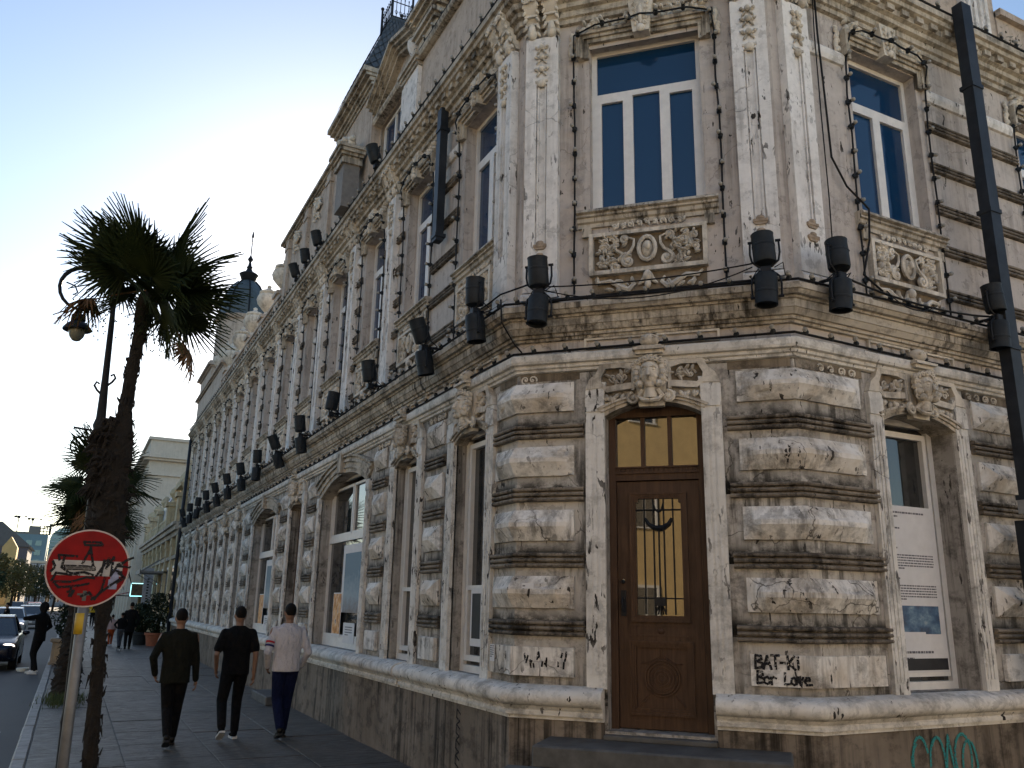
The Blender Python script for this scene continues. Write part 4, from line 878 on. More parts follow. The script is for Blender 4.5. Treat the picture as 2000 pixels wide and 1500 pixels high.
cable('cable crossing from the left ledge to the corner floodlight', [pt('L',.5,5.0,.30),pt('L',.2,4.99,.30),Vector((*node('A',.30),5.0)),pt('C',.22,5.06,.36)], .010)
cable('short cable stub bending over the frieze at the left corner', [Vector((*node('A',.29),4.95)),Vector((*node('A',.27),4.70)),Vector((*node('A',.08),4.52)),pt('C',.06,4.41,.10)], .009)
# ---------------------------------------------------------------- posters, notices, graffiti
def ribbon(mb, pts, w, f, u0, z0, sc, o_):
    for (x0,y0),(x1,y1) in zip(pts, pts[1:]):
        dx, dy = x1-x0, y1-y0; L_ = math.hypot(dx,dy) or 1; nx, ny = -dy/L_*w, dx/L_*w; ex, ey = dx/L_*w*.6, dy/L_*w*.6
        q = [(x0-ex+nx,y0-ey+ny),(x0-ex-nx,y0-ey-ny),(x1+ex-nx,y1+ey-ny),(x1+ex+nx,y1+ey+ny)]
        o_ += .0003; mb.add([pt(f,u0+x*sc,z0+y*sc,o_+.0002*(len(mb.f)%40))-BO for x,y in q], [(0,1,2,3)])
LET = {'B':[[(0,0),(.05,1),(.45,.95),(.5,.7),(.1,.55),(.55,.4),(.5,.1),(0,0)]], 'A':[[(0,0),(.3,1),(.6,0)],[(.1,.4),(.5,.4)]], 'T':[[(0,1),(.6,1)],[(.3,1),(.32,0)]], 'K':[[(0,1),(.03,0)],[(.5,1),(.05,.45),(.55,0)]], 'I':[[(.15,.7),(.18,0)],[(.15,.95),(.17,1.0)]], '-':[[(.05,.45),(.4,.45)]],
  'o':[[(.25,0),(.02,.15),(.05,.5),(.3,.6),(.5,.4),(.45,.1),(.25,0)]], 'r':[[(.05,.6),(.1,0)],[(.08,.45),(.25,.6),(.5,.5)]], 'L':[[(.1,1),(.05,.05),(.5,.1)]], 'v':[[(0,.6),(.22,0),(.45,.65)]], 'e':[[(.05,.35),(.45,.4),(.4,.6),(.15,.6),(0,.3),(.15,.02),(.6,.05)]], ' ':[],
  'E':[[(.55,1),(.08,.95),(.02,.05),(.6,.0)],[(.05,.5),(.45,.52)]], 'M':[[(0,0),(.15,1),(.32,.3),(.5,1),(.62,0)]], 'S':[[(.5,.95),(.1,.9),(.05,.6),(.5,.4),(.45,.05),(0,.05)]]}
def write(mb, s, f, u0, z0, sc, o_, w=.07, adv=.68):
    for i, ch in enumerate(s):
        for st_ in LET[ch]: ribbon(mb, st_, w, f, u0+i*adv*sc, z0+R.uniform(-.04,.04)*sc, sc, o_)
mb = MB(); write(mb, 'BAT-KI', 'C', 2.24, 1.365, .11, .0525, .10, .62); write(mb, 'Bor Love', 'C', 2.25, 1.24, .10, .0525, .10, .56)
tag(put('graffiti', mb.mesh('graffiti', Mt['spray_black'], False, False), None, BO), 'black sprayed words on the low block right of the door', 'graffiti')
mb = MB()
def curl(cx, cz, rx, rz_, a0, a1, n=18): return [(cx+rx*math.cos(a0+(a1-a0)*i/n), cz+rz_*math.sin(a0+(a1-a0)*i/n)) for i in range(n+1)]
for P in (curl(.12,.28,.11,.22,.4,5.6), curl(.34,.25,.10,.24,2.0,8.6), [(.42,.05),(.50,.50),(.58,.08)], curl(.70,.30,.12,.20,-1.2,4.6), curl(.78,.22,.10,.22,1.0,7.4), [(.0,.05),(.3,.02),(.6,.06),(.92,.0)], curl(.45,.30,.45,.28,2.6,6.0,26)): ribbon(mb, P, .014, 'R', 1.05, .28, 1.0, .053)
tag(put('graffiti', mb.mesh('graffiti', Mt['spray_cyan'], False, False), None, BO), 'pale turquoise scrawl on the plinth under the right window', 'graffiti')
mb = MB()
for i in range(4): ribbon(mb, [(.05,.62-.15*i),(.14,.66-.15*i),(.15,.58-.15*i),(.06,.55-.15*i),(.12,.52-.15*i)], .010, 'L', 1.05, .12, 1.0, .053)
tag(put('graffiti', mb.mesh('graffiti', Mt['spray_black'], False, False), None, BO), 'thin dark scribble on the plinth left of the corner', 'graffiti')
mb = MB(); rr = random.Random(4)
for i in range(16): x, z = .05+rr.random()*.45, rr.random()*.14; ribbon(mb, [(x,z),(x+rr.uniform(-.02,.02),z+.03+.04*rr.random())], .009, 'C', .06, 1.28, 1.0, .053)
tag(put('graffiti', mb.mesh('graffiti', Mt['spray_black'], False, False), None, BO), 'dark paint drips on the low block left of the door', 'graffiti')
def poster(label, f, u, z0, w, h, o_, items, base='paper', group=None, cat='poster'):
    loc = pt(f,u,z0,o_); T_ = tag(put('poster', None, None, loc, RZ[f]), label, cat, group)
    mb = MB(); mb.k(-w/2,w/2,0,.003,0,h); put('sheet', mb.mesh('sheet', Mt[base] if isinstance(base,str) else base), T_, loc, RZ[f])
    for i,(nm,m,rects) in enumerate(items):
        mb = MB()
        for x0,x1,a,b in rects: mb.k(x0,x1,.003,.0045+.0004*i,a,b)
        q_ = put(nm, mb.mesh(nm, m), T_, loc, RZ[f])
        if 'text' in nm: q_['kind'] = 'stuff'
    return T_
def textlines(x0, x1, ztop, n, dz, hh, seed):
    rr = random.Random(seed); out = []
    for i in range(n):
        z = ztop-i*dz; x = x0; end = x1 if i < n-1 else x0+(x1-x0)*.45
        while x < end-.01: wd = rr.uniform(.015,.05); out.append((x, min(end,x+wd), z-hh, z)); x += wd+.009
    return out
t = NT('poster_photo'); n = t.noise(t.pos((3,3,4)), 2.2, 5, .6); Mt['pic'] = t.fin(t.ramp(n, [(.3,(.01,.03,.07)),(.5,(.03,.09,.19)),(.62,(.10,.19,.28)),(.75,(.35,.42,.46))]), .5)
Mt['darkpanel'] = plain('poster_footer', (.028,.03,.036), .5)
IK = plain('poster_ink', (.10,.10,.12), .7)
poster('tall white text poster with blue picture in the right window', 'R', 1.66, 1.30, .92, 1.62, -.256, [
  ('poster_text', IK, textlines(-.42,.30,1.56,2,.04,.018,1)+textlines(-.42,.33,1.40,1,.04,.016,2)+textlines(-.42,-.05,1.27,1,.05,.03,3)+textlines(-.42,.20,1.20,1,.03,.014,4)+textlines(-.42,.38,1.13,6,.026,.013,5)+textlines(-.42,.0,.95,1,.05,.025,6)+textlines(-.42,.2,.90,1,.03,.014,7)+textlines(-.42,.38,.83,6,.026,.013,8)+textlines(-.30,.25,.20,2,.06,.022,9)),
  ('poster_picture', Mt['pic'], [(-.42,.38,.36,.63)]), ('poster_footer', Mt['darkpanel'], [(-.44,.44,.02,.13)]), ('notice', Mt['paper'], [(-.25,.15,.30,.38)])])
t = NT('poster_beach'); sx = t.N('ShaderNodeSeparateXYZ'); g = t.N('ShaderNodeNewGeometry'); t.L(g.outputs['Position'], sx.inputs[0]); n = t.noise(t.pos((1,4,5)), 2.0, 6, .65)
v = t.math('ADD', t.math('MULTIPLY', t.math('SUBTRACT', sx.outputs['Z'], 1.45), .85), t.math('MULTIPLY', n, .5)); Mt['beach'] = t.fin(t.ramp(v, [(.25,(.05,.03,.03)),(.45,(.09,.08,.11)),(.7,(.16,.24,.32)),(1.0,(.03,.11,.20))]), .5)
t = NT('poster_orange'); n = t.noise(t.pos((1,7,5)), 1.5, 5, .6); Mt['orange'] = t.fin(t.ramp(n, [(.35,(.25,.06,.01)),(.48,(.55,.23,.03)),(.6,(.65,.45,.30)),(.68,(.08,.08,.14))]), .5)
for c_, nm in ((6.38,'near'),(12.95,'far')):
    poster('large white-bordered seaside poster in the %s wide shop window' % nm, 'L', c_-.35, 1.70, 1.45, 1.10, -.188, [('poster_picture', Mt['beach'], [(-.60,.60,.0,.96)])])
    for i, (du, lab) in enumerate(((-.9,'right-hand'),(.55,'left-hand'))):
        poster('%s orange poster at the foot of the %s wide shop window' % (lab,nm), 'L', c_+du, 1.30, .50, .72, -.180, [('poster_picture', Mt['orange'], [(-.23,.23,.05,.70)])])
    poster('white notice between the orange posters in the %s wide shop window' % nm, 'L', c_-.2, 1.22, .62, .32, -.184, [('notice_text', IK, textlines(-.2,.2,.26,4,.04,.015,3))], cat='notice')
poster('small framed notice low in the narrow window beside the corner', 'L', lc(1)-.02, 1.42, .40, .62, -.125, [('poster_picture', Mt['darkpanel'], [(-.16,.06,.08,.56)]), ('notice_text', IK, textlines(.08,.18,.25,5,.03,.012,5))], cat='notice')
poster('white paper stuck on the low block left of the door', 'L', .36, 1.32, .10, .16, .056, [('notice_text', IK, textlines(-.045,.045,.15,6,.02,.010,6))], cat='notice')
poster('blank white sticker on the second lowest block left of the door', 'C', .16, 2.0, .12, .07, .105, [('notice_text', IK, textlines(-.05,-.01,.05,2,.03,.012,7))], cat='sticker')
# ---------------------------------------------------------------- road sign
sl = (.10, 6.9, 0); SG = thing('no_entry_sign', 'round red no-entry sign scrawled with black tags on a grey pole', 'road sign', sl)
mb = MB(); mb.tube([(.02,.035,-.14),(.0,.035,1.0),(-.02,.035,2.32)], .036, 12); put('pole', mb.mesh('pole', plain('galvanised', (.16,.165,.17), .5, .4, var=.3), True), SG, sl)
mb = MB(); mb.tube([(-.0165,.034,1.60),(-.0185,.034,1.745)], .0375, 12); put('yellow_band', mb.mesh('yellow_band', plain('yellow_tape', (.45,.30,.02), .5), True), SG, sl)
def disc(r, y0, y1, n=48, cx=-.02, cz=2.06):
    mb = MB(); mb.rings([[(cx+r*math.cos(2*math.pi*i/n), y, cz+r*math.sin(2*math.pi*i/n)) for i in range(n)] for y in (y0,y1)]); return mb
def srot(o): o.rotation_euler = (rad(-2), rad(2.0), rad(4)); return o
t = NT('sign_red'); n = t.noise(t.pos(), 6, 6, .7); Mt['sred'] = t.fin(t.mix(t.ramp(n,[(.4,0),(.7,1)]), (.24,.006,.007), (.15,.004,.006)), .5, 0, Specular_IOR_Level=.12)
put('rim', disc(.276,-.004,.006).mesh('rim', plain('sign_rim', (.45,.38,.36), .4)), SG, sl); put('red_disc', disc(.265,-.006,-.003).mesh('red_disc', Mt['sred']), SG, sl)
mb = MB(); mb.box(-.248,.208,-.0085,-.006,2.005,2.112); put('white_bar', mb.mesh('white_bar', plain('sign_white', (.36,.35,.34), .4, var=.25)), SG, sl)
mb = MB()
def sr(pts, w=.0085):
    for (x0,z0),(x1,z1) in zip(pts, pts[1:]):
        d = Vector((x1-x0,0,z1-z0)); n_ = Vector((-d.z,0,d.x)).normalized()*w; e = d.normalized()*w*.6; yy = -.0098-.00008*len(mb.f); a, b = Vector((x0,yy,z0))-e, Vector((x1,yy,z1))+e; mb.add([a+n_,a-n_,b-n_,b+n_], [(0,1,2,3)])
cz = 2.06
def zz(P): return [(x-.02, cz+z) for x,z in P]
for P in ([(-.19,.05),(-.20,.085),(-.08,.08)], [(-.16,.085),(-.17,.0),(-.12,-.035),(-.05,-.05)], [(-.04,.03),(.0,.14),(.03,.02)], [(-.05,.185),(.06,.185),(.075,.165),(-.04,.162),(-.05,.185)], [(.0,.16),(-.005,.10)],
          [(.06,-.055),(.13,.075),(.12,.0),(.16,.085),(.155,-.05),(.2,.04)], [(.19,.03),(.24,.055),(.20,.02),(.28,.015)], [(.24,.06),(.29,.085)], [(.16,-.01),(.22,-.02),(.235,-.06),(.17,-.11)],
          [(-.10,-.05),(-.20,-.04),(-.22,-.09),(-.17,-.14),(-.05,-.125),(.02,-.11)], [(-.20,-.10),(-.10,-.10),(.0,-.065),(.05,-.07)], [(.12,-.06),(.11,-.15),(.07,-.22)], [(.17,-.11),(.05,-.22)], [(-.09,-.14),(-.095,-.20)], [(-.11,-.17),(-.07,-.16),(-.085,-.2)], [(-.23,.04),(-.21,.0),(-.235,-.03)], [(.10,.06),(.09,-.05)], [(.205,-.03),(.25,-.06),(.20,-.10)], [(-.02,-.20),(.03,-.17),(.06,-.21)], [(-.14,-.045),(-.02,-.03),(.04,-.05)]): sr(zz(P))
for i in range(5): sr(zz([(-.15,.012-.004*i),(.05,.010-.004*i)]), .0012)
sr(zz([(.04,.015),(.05,-.015),(-.15,-.012),(-.155,.015),(.04,.015)]), .004)
put('graffiti', mb.mesh('graffiti', Mt['spray_black'], False, False), SG, sl)
mb = MB(); mb.box(.125,.185,-.0092,-.0062,1.915,1.985); mb.box(.135,.19,-.0094,-.0064,1.985,2.06); put('sticker', mb.mesh('sticker', plain('pale_sticker', (.22,.25,.38), .5, var=.5, nscale=30)), SG, sl)
mb = MB(); mb.box(-.065,.012,-.0095,-.006,1.868,1.882); mb.box(-.03,-.005,-.012,-.006,1.83,1.90); put('bolt_strap', mb.mesh('bolt_strap', plain('strap', (.07,.07,.07), .5, .3)), SG, sl)
# ---------------------------------------------------------------- palms
t = NT('palm_leaf'); n = t.noise(t.pos(), 5, 3); Mt['palm'] = t.fin(t.mix(n, (.010,.018,.006), (.028,.042,.013)), .6, 0, Specular_IOR_Level=.15)
Mt['deadpalm'] = plain('dead_palm_leaf', (.14,.075,.03), .8, var=.5)
t = NT('palm_fibre'); n = t.noise(t.pos((6,6,14)), 3, 8, .75); t.bump(n, 1.0, .05); Mt['fibre'] = t.fin(t.mix(n, (.006,.005,.004), (.028,.020,.012)), .95)
def frondmesh(seed, r=.55, pet=.38, nb=34, spread=250, droop=.25, mat='palm'):
    rr = random.Random(seed); mb = MB(); mb.tube([(0,0,0),(pet*.5,0,.01),(pet,0,0)], [.012,.009,.007], 5)
    for i in range(nb):
        a = rad(-spread/2+spread*i/(nb-1)); L_ = r*(1-.28*abs(a)/rad(spread/2))*rr.uniform(.9,1.08); dx, dy = math.cos(a), math.sin(a); w = .013
        c = Vector((pet,0,0)); fold = .10*math.cos(a*2); pts = []
        for s_ in (0,.35,.7,1.0): pts.append(c+Vector((dx*L_*s_, dy*L_*s_, fold*s_*L_-droop*L_*s_*s_*(.6+.8*rr.random()*(s_>.6)))))
        sd = Vector((-dy,dx,0)); ws = (w*.6,w*1.25,w*.9,w*.12)
        V = []
        for p, q in zip(pts, ws): V += [p-sd*q+Vector((0,0,.006)), p-Vector((0,0,.004)), p+sd*q+Vector((0,0,.006))]
        F = []
        for k in range(3): F += [(k*3,k*3+1,k*3+4,k*3+3),(k*3+1,k*3+2,k*3+5,k*3+4)]
        mb.add(V, F)
    return mb.mesh('frond', Mt[mat], False, False)
FR = [frondmesh(i, r=.55+.05*(i%3), droop=.05+.08*(i%4)) for i in range(6)]; DF = [frondmesh(20+i, r=.50, pet=.42, nb=26, spread=150, droop=.9, mat='deadpalm') for i in range(3)]
def palm(label, base, prof, axis, crown, nf, sc, seed, lowcut=False):
    rr = random.Random(seed); T_ = thing('palm_tree', label, 'palm tree', base, 0, 'palms along the kerb'); base = Vector(base)
    mb = MB(); n = 18; rs = []; zs = [p[0] for p in prof]
    def interp(tab, z):
        for (a,va),(b,vb) in zip(tab, tab[1:]):
            if a <= z <= b: return va+(vb-va)*(z-a)/(b-a)
        return tab[-1][1]
    z = prof[0][0]
    while z <= prof[-1][0]:
        r = interp(prof, z); cx = interp(axis, z); rs.append([(cx+(r*rr.uniform(.82,1.14))*math.cos(2*math.pi*j/n), (r*rr.uniform(.85,1.12))*math.sin(2*math.pi*j/n), z+rr.uniform(-.01,.01)) for j in range(n)]); z += .045
    mb.rings(rs)
    z = prof[0][0]+.3
    while z < prof[-1][0]:                                        # ragged leaf bases and fibre
        r = interp(prof, z); cx = interp(axis, z)
        for k in range(7 if r > .1 else 4):
            a = rr.random()*6.28; L_ = rr.uniform(.015,.045)*(1+2.5*(r > .11)*rr.random()); d = Vector((math.cos(a),math.sin(a),0)); p = Vector((cx,0,z+rr.uniform(0,.06)))+d*r*.85
            mb.tube([p, p+d*L_*.6+Vector((0,0,rr.uniform(-.03,.05))), p+d*L_+Vector((0,0,rr.uniform(-.10,.06)))], [.016,.010,.002], 4)
        z += .06
    put('trunk', mb.mesh('trunk', Mt['fibre']), T_, base)
    top = Vector((crown[0],0,crown[1]))
    for i in range(nf):
        if lowcut and i <= nf*.25 and math.cos(i*2.39996) < -.15: continue
        el = (rad(rr.uniform(2,62)) if lowcut else rad(rr.uniform(-25,85))) if i > nf*.25 else (rad(rr.uniform(-30,0)) if lowcut else rad(rr.uniform(-60,-5))); az = i*2.39996+rr.uniform(-.3,.3)
        o = put('frond', FR[i%6], T_, base+top+Vector((0,0,rr.uniform(-.12,.10)))); o.rotation_euler = (rr.uniform(-.9,.9), -el, az); s_ = sc*rr.uniform(.88,1.1); o.scale = (s_,)*3
    for i in range(0 if lowcut else max(2,nf//8)):
        o = put('dead_frond', DF[i%3], T_, base+top+Vector((0,0,-.15-.1*rr.random()))); o.rotation_euler = (rr.uniform(-.4,.4), rad(rr.uniform(35,65)), i*2.1+rr.random()); o.scale = (sc,)*3
    return T_, base+top
P1, tp = palm('tall ragged fan palm with hairy trunk behind the no-entry sign', (.30,8.5,0), [(-.05,.062),(1.6,.050),(1.85,.09),(2.1,.145),(2.5,.15),(3.0,.13),(3.25,.12),(3.4,.085),(3.6,.060),(4.3,.055),(4.5,.075),(4.65,.10),(4.8,.06)], [(-.05,.05),(.45,.03),(1.7,-.03),(2.6,-.10),(3.1,-.10),(3.4,-.09),(4.0,-.07),(4.6,-.03),(5,-.0)], (-.02,4.78), 34, .98, 3, True)
mb = MB(); rr = random.Random(9)                                  # matted skirt of dead leaf bases on the kerb side
for i in range(150):
    a = rr.uniform(2.2,4.4); z = rr.uniform(2.75,3.45); d = Vector((math.cos(a),math.sin(a)*.7,0)); p = Vector((-.10,0,z))+d*.08; L_ = rr.uniform(.10,.22)*(.5+(3.5-z)*.9 if z > 3.2 else 1)
    mb.tube([p, p+d*L_*.7+Vector((0,0,.02)), p+d*L_+Vector((0,0,-.12*rr.random()))], [.035,.024,.003], 4)
for i in range(40): p = Vector((-.27+.07*rr.random(),rr.uniform(-.06,.06),3.38)); mb.tube([p, p+Vector((-.05,0,-.03)), p+Vector((-.10,rr.uniform(-.02,.02),-.10-.06*rr.random()))], [.02,.014,.002], 4)
put('fibre_skirt', mb.mesh('fibre_skirt', Mt['fibre']), P1, (.30,8.5,0))
for (dx,dy,dz,sx) in ((.28,-.1,-.42,1.0),(-.42,.0,-.30,.7),(.05,-.15,-.35,.8)):   # hanging seed clusters
    mb = MB()
    for i in range(int(170*sx)):
        p = Vector((rr.gauss(0,.10),rr.gauss(0,.08),rr.gauss(0,.13))); mb.ell(p, .0085, 5, 3)
        if i % 4 == 0: mb.tube([Vector((-dx*.6,-dy*.5,-dz*.7)), p*.5+Vector((0,0,.05)), p], .003, 3)
    put('seed_cluster', mb.mesh('seed_cluster', Mt['palm']), P1, tp+Vector((dx,dy,dz)))
for seed_, pet_, r_, el, az in ((31,.66,.34,54,-.15),(32,.52,.36,20,3.05)):
    o = put('dead_frond', frondmesh(seed_, r=r_, pet=pet_, nb=30, spread=200, droop=.5, mat='deadpalm'), P1, tp+Vector((0,-.05,.0))); o.rotation_euler = (0, rad(el), az)
palm('second fan palm rising from a grass tuft at the kerb', (.14,19.4,0), [(-.05,.26),(.4,.24),(.9,.20),(1.4,.17),(2.5,.16),(3.6,.14),(4.1,.16),(4.3,.1)], [(-.05,0),(2.2,.02),(4.4,.10)], (.10,4.25), 26, 1.2, 5)
palm('third fan palm further down the pavement', (.30,30.0,0), [(-.05,.24),(1.4,.18),(3.4,.16),(4.2,.15),(4.4,.1)], [(-.05,0),(4.5,.08)], (.08,4.45), 26, 1.6, 6)
palm('farthest fan palm beyond the potted shrubs', (.32,42.0,0), [(-.05,.24),(1.4,.18),(3.4,.16),(4.2,.15),(4.4,.1)], [(-.05,0),(4.5,.05)], (.05,4.6), 22, 1.6, 8)
mb = MB()
for i in range(900):
    x, y = rr.gauss(0,.16), rr.gauss(0,.5); h = rr.uniform(.05,.16); a = rr.random()*6.28; dx, dy = math.cos(a)*.008, math.sin(a)*.008
    mb.add([(x-dx,y-dy,0),(x+dx,y+dy,0),(x+rr.uniform(-.05,.05),y+rr.uniform(-.05,.05),h)], [(0,1,2)])
tag(put('grass_tuft', mb.mesh('grass_tuft', plain('grass', (.05,.075,.02), .8, var=.5), False, False), None, (.12,18.3,.0)), 'green grass growing at the foot of the second palm', 'grass', kind='stuff')
# ---------------------------------------------------------------- lamp posts
def lamppost(label, loc, h=5.1, sg=-1):
    T_ = thing('street_lamp', label, 'street lamp', loc, 0, 'lamp posts along the kerb')
    mb = MB(); mb.lathe([(.075,0),(.075,.1),(.06,.18),(.055,.6),(.062,.66),(.05,.75),(.045,2.2),(.055,2.25),(.045,2.35),(.040,3.4),(.06,3.46),(.075,3.52),(.06,3.6),(.075,3.66),(.05,3.74),(.036,4.2),(.03,h-.4),(.02,h)], n=10)
    for z, s in ((4.15,1),(4.05,-1)): mb.tube([(s*.02,0,z-.05),(s*.07,0,z),(s*.10,0,z+.05),(s*.08,0,z+.09),(s*.05,0,z+.07)], .013, 5)
    mb.tube([(-.25,0,3.62),(-.08,0,3.6)], .012, 5); put('pole', mb.mesh('pole', Mt['iron'], 40), T_, loc)
    mb = MB(); cx, cz, r = -.30, h-.02, .25
    mb.tube([(0,0,h-.3),(-.02,0,h-.05),(-.08,0,h+.12)]+[(cx+r*math.cos(a),0,cz+r*math.sin(a)) for a in [rad(x) for x in range(45,300,17)]]+[(cx-.01+.0,0,cz-r)], [.028]*3+[.026,.026,.026,.025,.025,.024,.024,.023,.022,.021,.020,.018,.016,.015,.014][:15]+[.012], 6)
    mb.tube([(cx-.19,0,cz+.05),(cx-.10,0,cz+.02),(cx-.07,0,cz-.05),(cx-.10,0,cz-.08)], .009, 5)
    put('arm', mb.mesh('arm', Mt['iron']), T_, loc)
    mb = MB(); z = cz-r; cc = (cx-.03,0,0); mb.lathe([(.02,z),(.025,z-.05),(.07,z-.06),(.075,z-.12),(.06,z-.13),(.11,z-.17),(.145,z-.215),(.145,z-.235),(.09,z-.225)], cc, 16); put('lamp_hood', mb.mesh('lamp_hood', Mt['iron'], 40), T_, loc)
    mb = MB(); mb.lathe([(.085,z-.225),(.085,z-.255),(.07,z-.31),(.04,z-.35),(.01,z-.36)], cc, 14); put('lamp_glass', mb.mesh('lamp_glass', plain('frosted_glass', (.16,.17,.14), .25), True), T_, loc)
    return T_
lamppost('dark hooked street lamp beside the near palm crown', (.15,9.9,0), 5.2).rotation_euler = (0, rad(-1.9), 0)
lamppost('second hooked street lamp, behind the near palm trunk', (.03,23.0,0), 5.5)
lamppost('third hooked street lamp, low above the second palm', (.05,34.5,0), 5.4)
# ---------------------------------------------------------------- planters and potted shrubs
def shrub(mb, n, rx, ry, h, z0, seed, ls=.06):
    rr = random.Random(seed)
    for i in range(n):
        t_ = rr.random(); a = rr.random()*6.28; q = math.sqrt(rr.random())*(math.sin(math.pi*(.12+.88*(1-t_)))**.6)*(.8+.35*math.sin(a*3+t_*7)); p = Vector((rx*q*math.cos(a), ry*q*math.sin(a), z0+h*t_))
        u_ = Vector((rr.gauss(0,1),rr.gauss(0,1),rr.gauss(0,1))).normalized(); v_ = u_.orthogonal().normalized(); L_ = ls*rr.uniform(.6,1.3)
        mb.add([p-u_*L_, p+v_*L_*.4, p+u_*L_, p-v_*L_*.4], [(0,1,2,3)])
Mt['leaf'] = plain('dark_leaf', (.022,.032,.014), .6, var=.5); Mt['terra'] = plain('terracotta', (.30,.085,.035), .8)
def potted(label, loc, h, r, seed, pot='terra', n=1500):
    T_ = thing('potted_shrub', label, 'potted shrub', loc, 0, 'potted shrubs by the wall'); mb = MB(); mb.lathe([(.02,0),(r*.5,0),(r*.62,.42),(r*.70,.43),(r*.70,.52),(r*.58,.52),(.02,.46)], n=18); put('pot', mb.mesh('pot', Mt[pot], 40), T_, loc)
    mb = MB(); mb.tube([(0,0,.4),(.02,0,h*.6)], [.04,.02], 6); put('stem', mb.mesh('stem', Mt['fibre']), T_, loc)
    mb = MB(); shrub(mb, n, r*1.05, r*1.05, h-.42, .46, seed, .075); put('foliage', mb.mesh('foliage', Mt['leaf'], False, False), T_, loc)
potted('tall dark shrub in a terracotta pot near the far pavement wall', (3.30,38.6,0), 2.05, .62, 1)
potted('lower dark shrub in a dark pot left of the terracotta one', (2.78,39.5,0), 1.62, .5, 2, 'can')
loc = (-.02,28.2,0); T_ = thing('stone_planter', 'square stone planter with dark plants beside the kerb', 'planter', loc); mb = MB(); mb.bbox(-.32,.32,-.32,.32,0,.08,.01); mb.bbox(-.28,.28,-.28,.28,.08,.62,.01); mb.bbox(-.34,.34,-.34,.34,.62,.72,.015); put('box', mb.mesh('box', plain('sandstone', (.30,.24,.17), .85, bump=.3)), T_, loc)
mb = MB(); mb.box(-.2,.2,-.29,-.275,.18,.52); put('panel', mb.mesh('panel', plain('sandstone_panel', (.36,.27,.16), .85)), T_, loc)
mb = MB(); shrub(mb, 900, .42, .42, .95, .70, 4); put('foliage', mb.mesh('foliage', Mt['leaf'], False, False), T_, loc)
loc = (.05,24.0,0)
# ---------------------------------------------------------------- people
def remesh(mb, name, mat, vox, it=4):
    me = mb.mesh(name+'_tmp', mat); o = bpy.data.objects.new('tmp', me); COL.objects.link(o)
    m = o.modifiers.new('r','REMESH'); m.mode = 'VOXEL'; m.voxel_size = vox; m.use_smooth_shade = True
    s = o.modifiers.new('s','SMOOTH'); s.factor = .5; s.iterations = it
    dg = bpy.context.evaluated_depsgraph_get(); out = bpy.data.meshes.new_from_object(o.evaluated_get(dg)); out.name = name
    bpy.data.objects.remove(o, do_unlink=True); out.materials.clear(); out.materials.append(mat); out.polygons.foreach_set('use_smooth', [True]*len(out.polygons)); return out
def ik(a, b, l1, l2, pole):
    a, b, pole = Vector(a), Vector(b), Vector(pole); d = b-a; L_ = min(d.length, (l1+l2)*.999); dn = d.normalized(); x = (l1*l1-l2*l2+L_*L_)/(2*L_); h = math.sqrt(max(0,l1*l1-x*x))
    p = (pole-dn*pole.dot(dn)).normalized(); return a+dn*x+p*h, a+dn*L_
def cloth(name, col, rough=.85):
    t_ = NT(name); n = t_.noise(t_.pos((9,9,5)), 2.2, 6, .6, .5); n2 = t_.noise(t_.pos(), 160, 2); h = t_.math('ADD', n, t_.math('MULTIPLY', n2, .12)); t_.bump(h, 1.0, .06); return t_.fin(t_.mix(t_.ramp(n,[(.3,0),(.7,1)]), tuple(c*(.6 if max(col) < .3 else .88) for c in col), col), rough, 0, Specular_IOR_Level=.08)
SKIN = plain('skin', (.22,.12,.075), .55, var=.1); HAIR = plain('dark_hair', (.010,.008,.007), .7, var=.5, nscale=60, bump=1.0, Specular_IOR_Level=.12)
def ringell(c, rx, ry, n=14): return [(c[0]+rx*math.cos(2*math.pi*i/n), c[1]+ry*math.sin(2*math.pi*i/n), c[2]) for i in range(n)]
def limb(mb, pts, rr, n=10): mb.tube(pts, rr, n); [mb.ell(p, r*.98, n, 6) for p, r in zip(pts, rr)]
